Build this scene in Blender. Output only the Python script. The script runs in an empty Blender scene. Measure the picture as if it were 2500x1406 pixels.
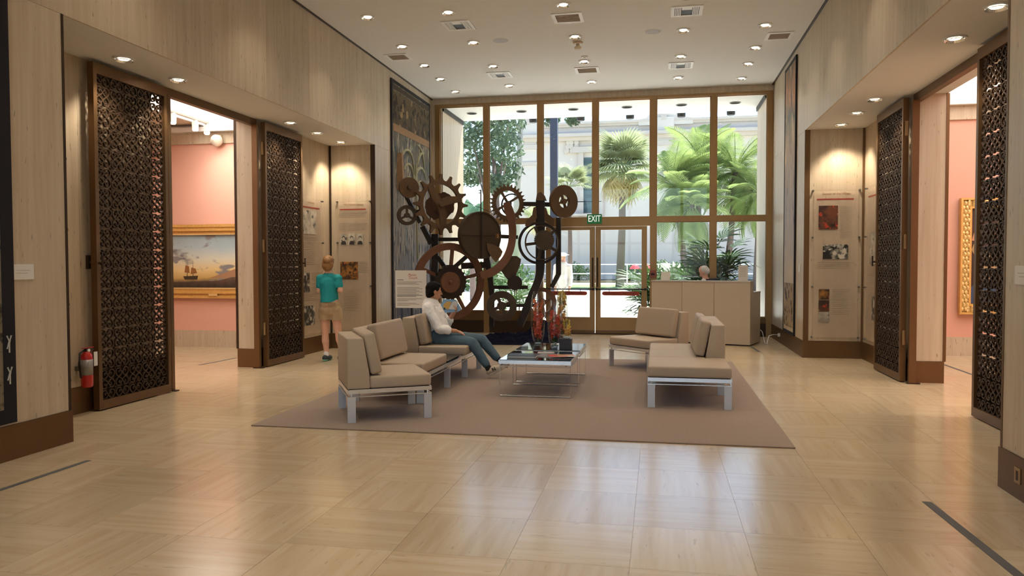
import bpy, bmesh, math, random
import numpy as np
from mathutils import Matrix, Vector
random.seed(7); RNG = np.random.default_rng(7)
SC = bpy.context.scene
COL = SC.collection
PI = math.pi

# ------------------------------------------------------------------ camera
F, W, H = 1855.77, 2500, 1406
YAW, PIT, ROLL, CZ = .19033, -.03229, -.00224, 1.5
def _dir(X, U, D):
    Y = math.cos(PIT)*D - math.sin(PIT)*U; Z = math.sin(PIT)*D + math.cos(PIT)*U
    c, s = math.cos(YAW), math.sin(YAW)
    return Vector((c*X - s*Y, s*X + c*Y, Z))
_r, _u, _f = _dir(1, 0, 0), _dir(0, 1, 0), _dir(0, 0, 1)
_cr, _sr = math.cos(ROLL), math.sin(ROLL)
_R = _cr*_r + _sr*_u; _U = -_sr*_r + _cr*_u
cam = bpy.data.cameras.new('camera'); cam_o = bpy.data.objects.new('camera', cam); COL.objects.link(cam_o)
cam.sensor_width = 36.0; cam.lens = F/W*36.0; cam.clip_start = .05; cam.clip_end = 500
cam_o.matrix_world = Matrix(((_R.x, _U.x, -_f.x, 0), (_R.y, _U.y, -_f.y, 0), (_R.z, _U.z, -_f.z, CZ), (0, 0, 0, 1)))
SC.camera = cam_o

# ------------------------------------------------------------------ world, sun, exposure
SC.view_settings.view_transform = 'Standard'; SC.view_settings.look = 'None'
SC.view_settings.gamma = 1.0; SC.view_settings.use_curve_mapping = False
SC.view_settings.exposure = 0.04
wd = bpy.data.worlds.new('sky'); SC.world = wd; wd.use_nodes = True
_n = wd.node_tree.nodes; _l = wd.node_tree.links
_bg = _n['Background']; _sky = _n.new('ShaderNodeTexSky'); _sky.sky_type = 'NISHITA'; _sky.sun_disc = False
_sky.sun_elevation = math.radians(62); _sky.sun_rotation = math.radians(20); _sky.air_density = 1.0; _sky.dust_density = 1.2
_l.new(_sky.outputs[0], _bg.inputs[0]); _bg.inputs[1].default_value = .42
sun = bpy.data.lights.new('sun', 'SUN'); sun.energy = 14.0; sun.angle = math.radians(.6); sun.color = (1, .95, .86)
sun_o = bpy.data.objects.new('sun', sun); COL.objects.link(sun_o)
sun_o.rotation_euler = Vector((-.18, -.35, -.92)).to_track_quat('-Z', 'Y').to_euler(); sun_o.location = (10, 60, 60)
SPOT_W = 40.0; SPOT_C = (1.0, .85, .66)
SKYLIGHT = 4.8
cy = SC.cycles
cy.max_bounces = 5; cy.diffuse_bounces = 3; cy.glossy_bounces = 3; cy.transmission_bounces = 3; cy.transparent_max_bounces = 10
cy.caustics_reflective = False; cy.caustics_refractive = False; cy.sample_clamp_indirect = 6.0
cy.use_adaptive_sampling = True; cy.adaptive_threshold = .18; cy.adaptive_min_samples = 16; cy.use_denoising = True

# ------------------------------------------------------------------ pixel -> place helpers (photo frame 2500x1406)
def ray(u, v):
    a = (u - W/2)/F; b = (v - H/2)/F
    a, b = _cr*a + _sr*b, -_sr*a + _cr*b
    return _dir(a, -b, 1)
def PF(u, v, z=0.):
    d = ray(u, v); t = (z - CZ)/d.z; return Vector((d.x*t, d.y*t, z))
def PX(u, v, X):
    d = ray(u, v); t = X/d.x; return Vector((X, d.y*t, CZ + d.z*t))
def PY(u, v, Y):
    d = ray(u, v); t = Y/d.y; return Vector((d.x*t, Y, CZ + d.z*t))

XL, XR, YW, ZC, ZH = -4.877, 2.253, 16.09, 5.074, 3.58
BL, BR, GL, GR = -5.72, 3.13, -6.02, 3.485      # recess back walls, gallery faces
YN, YF = 5.57, 12.65                            # recess ends
OLa, OLb, ORa, ORb = 7.83, 10.10, 7.90, 10.25   # gallery openings

# ------------------------------------------------------------------ materials
def lin(c):
    return tuple(((x/255)/12.92 if x/255 <= .04045 else ((x/255 + .055)/1.055)**2.4) for x in c)
MATS = {}
def mat(name, rgb, rough=.5, metal=0., spec=.5, noise=None, bump=0., coat=0., emit=None, alpha=None, trans=0., sheen=0.):
    """noise = (scale, amount, stretch xyz)"""
    if name in MATS: return MATS[name]
    m = bpy.data.materials.new(name); m.use_nodes = True; nt = m.node_tree
    p = nt.nodes['Principled BSDF']; c = (*lin(rgb), 1)
    p.inputs['Base Color'].default_value = c; p.inputs['Roughness'].default_value = rough
    p.inputs['Metallic'].default_value = metal; p.inputs['Specular IOR Level'].default_value = spec
    p.inputs['Coat Weight'].default_value = coat; p.inputs['Transmission Weight'].default_value = trans
    p.inputs['Sheen Weight'].default_value = sheen
    if emit:
        p.inputs['Emission Color'].default_value = (*lin(emit[0]), 1); p.inputs['Emission Strength'].default_value = emit[1]
    if alpha is not None: p.inputs['Alpha'].default_value = alpha
    if noise:
        sc, am, st = noise
        g = nt.nodes.new('ShaderNodeNewGeometry'); mp = nt.nodes.new('ShaderNodeMapping'); mp.inputs['Scale'].default_value = st
        nz = nt.nodes.new('ShaderNodeTexNoise'); nz.inputs['Scale'].default_value = sc; nz.inputs['Detail'].default_value = 4
        nt.links.new(g.outputs['Position'], mp.inputs[0]); nt.links.new(mp.outputs[0], nz.inputs[0])
        mx = nt.nodes.new('ShaderNodeMix'); mx.data_type = 'RGBA'
        d = [max(0, x*(1 - am)) for x in c[:3]]; b = [min(1, x*(1 + am)) for x in c[:3]]
        mx.inputs['A'].default_value = (*d, 1); mx.inputs['B'].default_value = (*b, 1)
        nt.links.new(nz.outputs[0], mx.inputs['Factor']); nt.links.new(mx.outputs['Result'], p.inputs['Base Color'])
        if bump:
            bp = nt.nodes.new('ShaderNodeBump'); bp.inputs['Strength'].default_value = bump; bp.inputs['Distance'].default_value = .01
            nt.links.new(nz.outputs[0], bp.inputs['Height']); nt.links.new(bp.outputs[0], p.inputs['Normal'])
    MATS[name] = m; return m

def travertine(name, base, vein, axis, rough, pit=.5, coat=0., scale=1.0):
    m = bpy.data.materials.new(name); m.use_nodes = True; nt = m.node_tree; N = nt.nodes; L = nt.links
    p = N['Principled BSDF']; p.inputs['Roughness'].default_value = rough; p.inputs['Coat Weight'].default_value = coat
    p.inputs['Coat Roughness'].default_value = .12
    g = N.new('ShaderNodeNewGeometry'); oi = N.new('ShaderNodeObjectInfo')
    mul = N.new('ShaderNodeMath'); mul.operation = 'MULTIPLY'; mul.inputs[1].default_value = 57.0
    L.new(oi.outputs['Random'], mul.inputs[0])
    cx = N.new('ShaderNodeCombineXYZ'); [L.new(mul.outputs[0], cx.inputs[i]) for i in range(3)]
    add = N.new('ShaderNodeVectorMath'); add.operation = 'ADD'; L.new(g.outputs['Position'], add.inputs[0]); L.new(cx.outputs[0], add.inputs[1])
    st = {'x': (.5, 9, 9), 'y': (9, .5, 9), 'z': (9, 9, .45)}[axis]
    mp = N.new('ShaderNodeMapping'); mp.inputs['Scale'].default_value = [s*scale for s in st]; L.new(add.outputs[0], mp.inputs[0])
    n1 = N.new('ShaderNodeTexNoise'); n1.inputs['Scale'].default_value = 1.6; n1.inputs['Detail'].default_value = 3; n1.inputs['Roughness'].default_value = .62; n1.inputs['Distortion'].default_value = .35
    L.new(mp.outputs[0], n1.inputs[0])
    cr = N.new('ShaderNodeValToRGB'); e = cr.color_ramp.elements
    e[0].position = .34; e[0].color = (*lin(vein), 1); e[1].position = .62; e[1].color = (*lin(base), 1)
    L.new(n1.outputs[0], cr.inputs[0])
    n2 = N.new('ShaderNodeTexNoise'); n2.inputs['Scale'].default_value = 7.0; n2.inputs['Detail'].default_value = 1.5
    mp2 = N.new('ShaderNodeMapping'); mp2.inputs['Scale'].default_value = {'x': (1.2, 6, 6), 'y': (6, 1.2, 6), 'z': (6, 6, 1.2)}[axis]
    L.new(add.outputs[0], mp2.inputs[0]); L.new(mp2.outputs[0], n2.inputs[0])
    pr = N.new('ShaderNodeValToRGB'); pr.color_ramp.elements[0].position = .68; pr.color_ramp.elements[1].position = .74
    pr.color_ramp.elements[0].color = (0, 0, 0, 1); pr.color_ramp.elements[1].color = (1, 1, 1, 1)
    L.new(n2.outputs[0], pr.inputs[0])
    pm = N.new('ShaderNodeMath'); pm.operation = 'MULTIPLY'; pm.inputs[1].default_value = pit; L.new(pr.outputs[0], pm.inputs[0])
    mx = N.new('ShaderNodeMix'); mx.data_type = 'RGBA'; L.new(pm.outputs[0], mx.inputs['Factor']); L.new(cr.outputs[0], mx.inputs['A'])
    mx.inputs['B'].default_value = (*lin([v*.62 for v in vein]), 1)
    # slight tone difference from slab to slab
    hv = N.new('ShaderNodeHueSaturation'); L.new(mx.outputs['Result'], hv.inputs['Color'])
    mr = N.new('ShaderNodeMapRange'); mr.inputs['To Min'].default_value = .93; mr.inputs['To Max'].default_value = 1.05; L.new(oi.outputs['Random'], mr.inputs[0]); L.new(mr.outputs[0], hv.inputs['Value'])
    L.new(hv.outputs[0], p.inputs['Base Color'])
    bp = N.new('ShaderNodeBump'); bp.inputs['Strength'].default_value = .12; bp.inputs['Distance'].default_value = .004; bp.invert = True
    L.new(pm.outputs[0], bp.inputs['Height']); L.new(bp.outputs[0], p.inputs['Normal'])
    MATS[name] = m; return m

T_WALL = travertine('travertine_wall', (202, 186, 162), (189, 170, 144), 'z', .42, .6)
T_FX = travertine('travertine_floor_x', (206, 186, 155), (197, 173, 139), 'x', .2, .25, .2)
T_FY = travertine('travertine_floor_y', (206, 186, 155), (197, 173, 139), 'y', .2, .25, .2)
GROUT = mat('grout', (182, 160, 130), .5)
CEIL = mat('ceiling_plaster', (224, 221, 216), .85, noise=(30, .04, (1, 1, 1)), bump=.1)
BRONZE = mat('bronze', (112, 84, 54), .42, .6, noise=(2.2, .28, (1, 1, .4)))
BRONZE_B = mat('bronze_bright', (156, 122, 80), .38, .6, noise=(2.5, .18, (1, 1, .3)))
BRONZE_D = mat('bronze_dark', (62, 46, 32), .5, .5, noise=(6, .2, (1, 1, 1)))
GRILLE = mat('grille_metal', (70, 51, 35), .55, .3, noise=(12, .25, (1, 1, 1)))
PINK = mat('pink_wall_fabric', (226, 172, 152), .9, noise=(60, .05, (1, 1, 1)))
RUG = mat('rug_pile', (148, 127, 109), .95, noise=(70, .22, (1, 1, 1)), bump=.5, sheen=.2)
TAUPE = mat('taupe_upholstery', (184, 166, 144), .62, noise=(90, .05, (1, 1, 1)), bump=.05)
CHROME = mat('chrome', (228, 229, 233), .22, .75)
ALU = mat('brushed_aluminium', (212, 214, 220), .42, .35)
BLACK = mat('black_gloss', (12, 12, 14), .08, 0, .6)
BLACKM = mat('black_matt', (22, 20, 20), .6)
DKGLASS = mat('smoked_glass', (14, 18, 22), .05, 0, .7, coat=.3)
WHITE = mat('white_paint', (232, 230, 226), .5)
PAPER = mat('paper_white', (228, 224, 216), .7)
INK = mat('print_grey', (146, 134, 120), .8)
INKD = mat('print_dark', (55, 50, 48), .8)
REDP = mat('print_red', (150, 36, 34), .6)
STEEL = mat('steel_grey', (120, 118, 115), .4, .9)
TAPE = mat('floor_tape', (92, 92, 92), .6)
DESK = mat('desk_laminate', (206, 192, 172), .4, noise=(14, .03, (1, 1, .2)))

def glass_mat(name, tint=(1, 1, 1), refl=.07, rough=.0):
    m = bpy.data.materials.new(name); m.use_nodes = True; nt = m.node_tree; N = nt.nodes; L = nt.links
    N.remove(N['Principled BSDF'])
    t = N.new('ShaderNodeBsdfTransparent'); t.inputs[0].default_value = (*tint, 1)
    g = N.new('ShaderNodeBsdfGlossy'); g.inputs['Roughness'].default_value = rough
    lw = N.new('ShaderNodeLayerWeight'); lw.inputs[0].default_value = .5
    pw = N.new('ShaderNodeMath'); pw.operation = 'POWER'; pw.inputs[1].default_value = 5.0; L.new(lw.outputs['Facing'], pw.inputs[0])
    mr = N.new('ShaderNodeMath'); mr.operation = 'MULTIPLY_ADD'; mr.inputs[1].default_value = .8*refl; mr.inputs[2].default_value = .035*refl
    L.new(pw.outputs[0], mr.inputs[0])
    mx = N.new('ShaderNodeMixShader'); L.new(mr.outputs[0], mx.inputs[0]); L.new(t.outputs[0], mx.inputs[1]); L.new(g.outputs[0], mx.inputs[2])
    L.new(mx.outputs[0], N['Material Output'].inputs[0]); MATS[name] = m; return m
PANE = glass_mat('window_glass', (.93, .96, .97), .9)
VASEG = glass_mat('vase_glass', (.97, .98, .98), 1.0)
ACRYL = glass_mat('acrylic_sheet', (.99, .985, .98), .35, .03)

# ------------------------------------------------------------------ mesh builder
class MB:
    def __init__(s): s.v = []; s.f = []; s.m = []
    def add(s, vs, fs, mi=0):
        o = len(s.v); s.v += [tuple(v) for v in vs]; s.f += [tuple(i + o for i in f) for f in fs]; s.m += [mi]*len(fs); return s
    def box(s, x0, x1, y0, y1, z0, z1, mi=0, M=None):
        vs = [Vector((x, y, z)) for z in (z0, z1) for y in (y0, y1) for x in (x0, x1)]
        if M is not None: vs = [M @ v for v in vs]
        return s.add(vs, [(0, 2, 3, 1), (4, 5, 7, 6), (0, 1, 5, 4), (2, 6, 7, 3), (0, 4, 6, 2), (1, 3, 7, 5)], mi)
    def tube(s, pts, r, n=8, mi=0, cap=True):
        pts = [Vector(p) for p in pts]; rs = r if isinstance(r, (list, tuple)) else [r]*len(pts)
        rings = []; up = Vector((0, 0, 1))
        for i, p in enumerate(pts):
            t = (pts[min(i + 1, len(pts) - 1)] - pts[max(i - 1, 0)]).normalized()
            a = up if abs(t.dot(up)) < .95 else Vector((1, 0, 0))
            x = t.cross(a).normalized(); y = t.cross(x).normalized()
            rings.append([p + rs[i]*(math.cos(2*PI*k/n)*x + math.sin(2*PI*k/n)*y) for k in range(n)])
        vs = [v for r_ in rings for v in r_]; fs = []
        for i in range(len(pts) - 1):
            for k in range(n): fs.append((i*n + k, i*n + (k + 1) % n, (i + 1)*n + (k + 1) % n, (i + 1)*n + k))
        if cap: fs += [tuple(range(n))[::-1], tuple(range((len(pts) - 1)*n, len(pts)*n))]
        return s.add(vs, fs, mi)
    def lathe(s, prof, n=24, c=(0, 0, 0), mi=0, axis='z'):
        vs = []; fs = []
        for (r, z) in prof:
            for k in range(n):
                a = 2*PI*k/n; x, y = r*math.cos(a), r*math.sin(a)
                p = (x, y, z) if axis == 'z' else ((x, z, y) if axis == 'y' else (z, x, y))
                vs.append((p[0] + c[0], p[1] + c[1], p[2] + c[2]))
        for i in range(len(prof) - 1):
            for k in range(n): fs.append((i*n + k, i*n + (k + 1) % n, (i + 1)*n + (k + 1) % n, (i + 1)*n + k))
        if prof[0][0] > 1e-6: fs.append(tuple(range(n))[::-1])
        if prof[-1][0] > 1e-6: fs.append(tuple(range((len(prof) - 1)*n, len(prof)*n)))
        return s.add(vs, fs, mi)
    def prism(s, poly, d0, d1, fr=lambda x, y, d: (x, y, d), mi=0):
        n = len(poly); vs = [fr(x, y, d0) for x, y in poly] + [fr(x, y, d1) for x, y in poly]
        fs = [tuple(range(n))[::-1], tuple(range(n, 2*n))] + [(i, (i + 1) % n, n + (i + 1) % n, n + i) for i in range(n)]
        return s.add(vs, fs, mi)
    def ring(s, outer, inner, d0, d1, fr=lambda x, y, d: (x, y, d), mi=0):
        n = len(outer); vs = [fr(x, y, d) for d in (d0, d1) for L in (outer, inner) for x, y in L]; fs = []
        for i in range(n):
            j = (i + 1) % n
            fs += [(i, n + i, n + j, j), (2*n + i, 2*n + j, 3*n + j, 3*n + i), (i, j, 2*n + j, 2*n + i), (n + i, 3*n + i, 3*n + j, n + j)]
        return s.add(vs, fs, mi)
    def mesh(s, name):
        me = bpy.data.meshes.new(name); me.from_pydata(s.v, [], s.f)
        if any(s.m): me.polygons.foreach_set('material_index', s.m)
        me.update(); return me
def fix_normals(me):
    bm = bmesh.new(); bm.from_mesh(me); bmesh.ops.recalc_face_normals(bm, faces=bm.faces); bm.to_mesh(me); bm.free()
def link(name, me, mats=None, parent=None, smooth=False, bevel=0., seg=2, local=False):
    o = bpy.data.objects.new(name, me); COL.objects.link(o)
    if mats is not None and me is not None and not me.materials:
        for m in (mats if isinstance(mats, (list, tuple)) else [mats]): me.materials.append(m)
    if smooth: me.polygons.foreach_set('use_smooth', [True]*len(me.polygons))
    if bevel:
        b = o.modifiers.new('bevel', 'BEVEL'); b.width = bevel; b.segments = seg; b.limit_method = 'ANGLE'; b.angle_limit = .6
    if parent is not None:
        o.parent = parent
        if not local: o.matrix_parent_inverse = wm(parent).inverted()
    return o
def wm(o):
    m = Matrix.LocRotScale(o.location, o.rotation_euler, o.scale)
    return (wm(o.parent) @ o.matrix_parent_inverse @ m) if o.parent else m
def build(mb, name, mats=None, parent=None, **k):
    me = mb.mesh(name); fix_normals(me); return link(name, me, mats, parent, **k)
def thing(name, label, cat, loc=(0, 0, 0), rz=0., group=None):
    o = bpy.data.objects.new(name, None); COL.objects.link(o); o.empty_display_size = .1
    o.location = loc; o.rotation_euler = (0, 0, rz); return tag(o, label, cat, group)
def tag(o, label=None, cat=None, group=None, kind=None):
    if label: o['label'] = label
    if cat: o['category'] = cat
    if group: o['group'] = group
    if kind: o['kind'] = kind
    return o
def struct(o, label=None, cat=None): return tag(o, label, cat, None, 'structure')
UB = {}
def ubox(name, m, parent, x0, x1, y0, y1, z0, z1, rz=0.):
    """a box piece made from one shared unit mesh per material"""
    if m.name not in UB: UB[m.name] = MB().box(-.5, .5, -.5, .5, -.5, .5).mesh('block_' + m.name); UB[m.name].materials.append(m)
    o = bpy.data.objects.new(name, UB[m.name]); COL.objects.link(o)
    o.location = ((x0 + x1)/2, (y0 + y1)/2, (z0 + z1)/2); o.scale = (x1 - x0, y1 - y0, z1 - z0); o.rotation_euler = (0, 0, rz)
    if parent is not None: o.parent = parent; o.matrix_parent_inverse = wm(parent).inverted()
    return o
def copy_tree(o, parent=None):
    c = o.copy(); COL.objects.link(c); c.parent = parent
    for ch in o.children: copy_tree(ch, c)
    return c
def text(body, size, m, parent, M, name='lettering', ext=.0006, align='CENTER', shear=0., xs=1.0):
    cu = bpy.data.curves.new('txt', 'FONT'); cu.body = body; cu.size = size; cu.align_x = align; cu.align_y = 'CENTER'
    cu.extrude = ext; cu.shear = shear; cu.resolution_u = 2
    t = bpy.data.objects.new('txt', cu); COL.objects.link(t)
    me = bpy.data.meshes.new_from_object(t.evaluated_get(bpy.context.evaluated_depsgraph_get()))
    bpy.data.objects.remove(t); bpy.data.curves.remove(cu); me.name = name; me.materials.clear()
    me.transform(Matrix.Diagonal((xs, 1, 1, 1)))
    me.transform(M); return link(name, me, m, parent)
def FACE_NEG_Y(x, y, z): return Matrix.Translation((x, y, z)) @ Matrix.Rotation(PI/2, 4, 'X')
def FACE_X(x, y, z, s):  # s=+1 faces +x, -1 faces -x
    return Matrix.Translation((x, y, z)) @ Matrix.Rotation(s*PI/2, 4, 'Z') @ Matrix.Rotation(PI/2, 4, 'X')
def circ(r, n, c=(0, 0), a0=0.): return [(c[0] + r*math.cos(a0 + 2*PI*k/n), c[1] + r*math.sin(a0 + 2*PI*k/n)) for k in range(n)]
#==SECTIONS==

# ================================================================== STRUCTURE
# ---- floor: square travertine tiles, grain turned from tile to tile
fl_o = struct(build(MB().box(-12.5, 9.2, -3.2, 16.25, -.12, -.0025), 'floor', GROUT), 'polished cream travertine tile floor of the hall and galleries', 'floor')
TS = .61
rx0, rx1, ry0, ry1 = -3.70, 1.093, 6.41, 11.84
far_t = [MB(), MB()]
nt_ = 0
for i in range(-20, 16):
    for j in range(-13, 20):
        x0 = -.135 + TS*i; y0 = 4.35 + TS*j; x1 = x0 + TS; y1 = y0 + TS
        if x1 < -12 or x0 > 9 or y1 < -3 or y0 > 16.2: continue
        if x0 > rx0 and x1 < rx1 and y0 > ry0 and y1 < ry1: pass
        k = (i + j) % 2; g = .0009
        inhall = x1 > XL - .02 and x0 < XR + .02 and y1 > 2.4 and y0 < 16.1
        inrec = (x1 > BL and x0 < BR and y1 > YN and y0 < YF)
        hidden = x0 > rx0 and x1 < rx1 and y0 > ry0 and y1 < ry1
        if (inhall or inrec) and not hidden and nt_ < 299:
            ubox('tile', (T_FX, T_FY)[k], fl_o, x0 + g, x1 - g, y0 + g, min(y1 - g, 16.2), -.02, 0); nt_ += 1
        else:
            far_t[k].box(x0 + g, x1 - g, y0 + g, min(y1 - g, 16.2), -.02, 0)
for k in (0, 1):
    tag(build(far_t[k], 'outlying_tiles', (T_FX, T_FY)[k], fl_o), kind='stuff')

# ---- ceiling
struct(build(MB().box(XL - .3, XR + .3, -3.2, 16.3, ZC, ZC + .3), 'ceiling', CEIL), 'flat warm grey plaster ceiling of the hall', 'ceiling')
sh = build(MB().box(XL - .02, XL + .035, -3, YW, ZC - .012, ZC + .002).box(XR - .035, XR + .02, -3, YW, ZC - .012, ZC + .002), 'trim_1', BRONZE_D)
struct(sh, 'thin dark shadow gap between hall walls and ceiling', 'trim')

# ---- side walls of the hall
def slabs(parent, axis, pos, sgn, a0, a1, z0, z1, pw, th=.02, m=None):
    n = max(1, round((a1 - a0)/pw)); w = (a1 - a0)/n
    for k in range(n):
        lo, hi = a0 + k*w + .001, a0 + (k + 1)*w - .001
        c0, c1 = sorted((pos, pos - sgn*th))
        if axis == 'x': ubox('stone_panel', m or T_WALL, parent, c0, c1, lo, hi, z0, z1)
        else: ubox('stone_panel', m or T_WALL, parent, lo, hi, c0, c1, z0, z1)
def side(name, X, B, G, s, oa, ob, rightname):
    """X hall face, B recess back, G gallery face, s=+1 left wall (faces +x)"""
    t = .02*s
    mb = MB()
    def bx(xa, xb, *r): mb.box(min(xa, xb), max(xa, xb), *r)
    bx(X - t, G, -3.2, YN - .02, 0, ZC)               # near pier
    bx(X - t, G, YF + .02, 16.3, 0, ZC)               # far pier
    bx(X - t, G, YN - .02, YF + .02, ZH + .03, ZC)    # header
    bx(B - t, G + t, YN - .02, oa - .02, 0, ZH + .03)
    bx(B - t, G + t, ob + .02, YF + .02, 0, ZH + .03)
    w = struct(build(mb, name, T_WALL), 'vein cut travertine wall on the %s of the hall with a wide doorway recess' % rightname, 'wall')
    slabs(w, 'x', X, s, -3.0, YN, .27, ZH - .003, 1.14)
    slabs(w, 'x', X, s, YF, YW, .27, ZH - .003, 1.15)
    slabs(w, 'x', X, s, -3.0, 16.09, ZH, ZC - .012, 1.2)
    slabs(w, 'x', B, s, YN, oa, .27, ZH, .57)
    slabs(w, 'x', B, s, ob, YF, .27, ZH, .64)
    xa, xb = sorted((X, B))
    slabs(w, 'y', YF, -1, xa, xb, .27, ZH, .9)
    slabs(w, 'y', YN, 1, xa, xb, .27, ZH, .9)
    xa, xb = sorted((B, G))
    slabs(w, 'y', ob, -1, xa, xb, .27, ZH, .9)
    slabs(w, 'y', oa, 1, xa, xb, .27, ZH, .9)
    # gallery side skin
    slabs(w, 'x', G, -s, 4.5, oa, .27, 3.66, .8); slabs(w, 'x', G, -s, ob, 13.4, .27, 3.66, .8)
    # recess soffit
    xa, xb = sorted((X - t, G))
    struct(build(MB().box(xa, xb, YN, YF, ZH, ZH + .03), 'ceiling_recess_' + rightname, CEIL), 'plaster soffit over the %s doorway recess' % rightname, 'ceiling')
    # bronze baseboards
    bb = MB(); e = .012*s
    def q(xa, xb, ya, yb, z0=0, z1=.268): bb.box(min(xa, xb), max(xa, xb), ya, yb, z0, z1)
    q(X - t, X + e, -3, YN - .02); q(X - t, X + e, YF + .02, YW - .03)
    q(X + e, B + e, YF - .012, YF + .019); q(X + e, B + e, YN - .019, YN + .012)
    q(B - t, B + e, YN + .012, oa - .02); q(B - t, B + e, ob + .02, YF - .012)
    q(B + e, G, ob - .012, ob + .019); q(B + e, G, oa - .019, oa + .012)
    struct(build(bb, 'baseboard_' + rightname, BRONZE), 'tall brown bronze baseboard along the %s wall' % rightname, 'baseboard')
    # vertical bronze corner strips
    tr = MB()
    def q2(xa, xb, ya, yb): tr.box(min(xa, xb), max(xa, xb), ya, yb, .268, ZH)
    q2(X - .075*s, X + .004*s, YF - .006, YF + .02)      # far pier corner
    q2(X - .03*s, X + .004*s, YN - .02, YN + .006)       # near pier corner
    q2(B + .004*s, B + .03*s, YF - .03, YF + .01)        # inner corner
    q2(G - .02*s, G + .015*s, ob - .006, ob + .02)
    struct(build(tr, 'trim_%d' % (2 if s > 0 else 3), BRONZE_D if s > 0 else BRONZE), 'narrow vertical bronze corner strips of the %s recess' % rightname, 'trim')
    # door track along the opening
    xa, xb = sorted((B + .03*s, B - .05*s))
    struct(build(MB().box(xa, xb, oa - .02, ob + .02, 3.485, ZH), 'trim_%d' % (4 if s > 0 else 5), BRONZE), 'bronze door head track across the %s gallery opening' % rightname, 'trim')
    return w
side('wall_left', XL, BL, GL, 1, OLa, OLb, 'left')
side('wall_right', XR, BR, GR, -1, ORa, ORb, 'right')
# the hall is glazed at the near end too: daylight falls in from behind the viewer
w2 = struct(thing('window_2', 'bronze framed window wall at the near end of the hall', 'window', (-1.3, -3.1, 0)))
for k in range(7):
    xm = XL + .06 + k*(XR - XL - .12)/6; ubox('mullion', BRONZE_B, w2, xm - .06, xm + .06, -3.2, -3.04, 0, 4.95)
    if k < 6: ubox('pane', PANE, w2, xm + .06, xm + (XR - XL - .12)/6 - .06, -3.12, -3.11, .3, 4.9)
ubox('head_rail', BRONZE_B, w2, XL, XR, -3.2, -3.04, 4.9, ZC); ubox('sill', BRONZE, w2, XL, XR, -3.2, -3.04, 0, .3); ubox('transom', BRONZE_B, w2, XL, XR, -3.19, -3.05, 2.36, 2.46)
struct(build(MB().box(-40, 40, -60, -3.25, -.3, -.01), 'floor_forecourt', mat('forecourt_paving', (214, 206, 194), .8)), 'pale paving outside the near end of the hall', 'ground')

# ---- galleries
def gallery(s, G, yb, zt, zc1, zl, name, ya, xo, em):
    x0, x1 = sorted((G, xo))
    w = struct(build(MB().box(x0, x1, yb, yb + .15, .30, zt), 'wall_gallery_' + name, PINK), 'salmon pink fabric wall of the %s gallery' % name, 'wall')
    build(MB().box(x0, x1, yb + .0, yb + .16, 0, .30).box(x0, x1, yb - .006, yb, 0, .295), 'stone_base', T_WALL, w)
    build(MB().box(x0, x1, yb - .04, yb + .16, zt, zc1), 'cornice', T_WALL, w)
    build(MB().box(x0, x1, yb - .16, yb + .16, zc1, zl), 'ledge', WHITE, w)
    o = struct(build(MB().box(*sorted((xo, xo - s*.15)), ya, yb + .15, 0, 4.9), 'wall_gallery_%s_outer' % name, PINK), 'far salmon pink side wall of the %s gallery' % name, 'wall')
    o = struct(build(MB().box(x0, x1, ya - .15, ya, 0, 4.9), 'wall_gallery_%s_near' % name, PINK), 'near salmon pink end wall of the %s gallery' % name, 'wall')
    o = struct(build(MB().box(x0, x1, yb + .0, yb + .16, zl, 4.9), 'wall_gallery_%s_top' % name, WHITE), 'white clerestory band of the %s gallery' % name, 'wall')
    SKY = mat('skylight_diffuser_' + name, (255, 252, 246), .9, emit=((255, 250, 242), em))
    o = struct(build(MB().box(x0 + .02, x1 - .02, ya, yb, 4.82, 4.88), 'ceiling_gallery_' + name, SKY), 'glowing translucent skylight ceiling of the %s gallery' % name, 'ceiling')
gallery(1, GL, 12.47, 3.66, 3.86, 3.94, 'left', 4.5, -11.5, SKYLIGHT*.8)
gallery(-1, GR, 13.33, 3.77, 3.99, 4.10, 'right', 4.5, 8.6, SKYLIGHT*.55)
# upper part of the gallery faces above the opening
struct(build(MB().box(GL - .02, GL, 4.5, 12.5, 3.66, 4.9).box(GR, GR + .02, 4.5, 13.4, 3.66, 4.9), 'wall_gallery_upper', WHITE), 'white upper band of the gallery side of the doorway walls', 'wall')
# hanging baffle in the left gallery
baf = thing('light_baffle', 'cream ceiling baffle with a white rim hung under the left gallery skylight', 'baffle', (-9.3, 9, 4.2))
bX, bY = PF(503, 306, 4.0).x, PF(450, 313, 4.0).y
build(MB().box(-11.2, bX, 5.0, bY, 4.0, 4.04), 'panel', mat('baffle_cream', (232, 216, 194), .8), baf)
build(MB().box(bX, bX + .06, 5.0, bY, 3.97, 4.10).box(-11.2, bX + .06, bY, bY + .05, 3.97, 4.10), 'rim', WHITE, baf)
build(MB().tube([(-9, 7, 4.04), (-9, 7, 4.82)], .012, 6).tube([(-9, 11, 4.04), (-9, 11, 4.82)], .012, 6), 'hanger', WHITE, baf)

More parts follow.
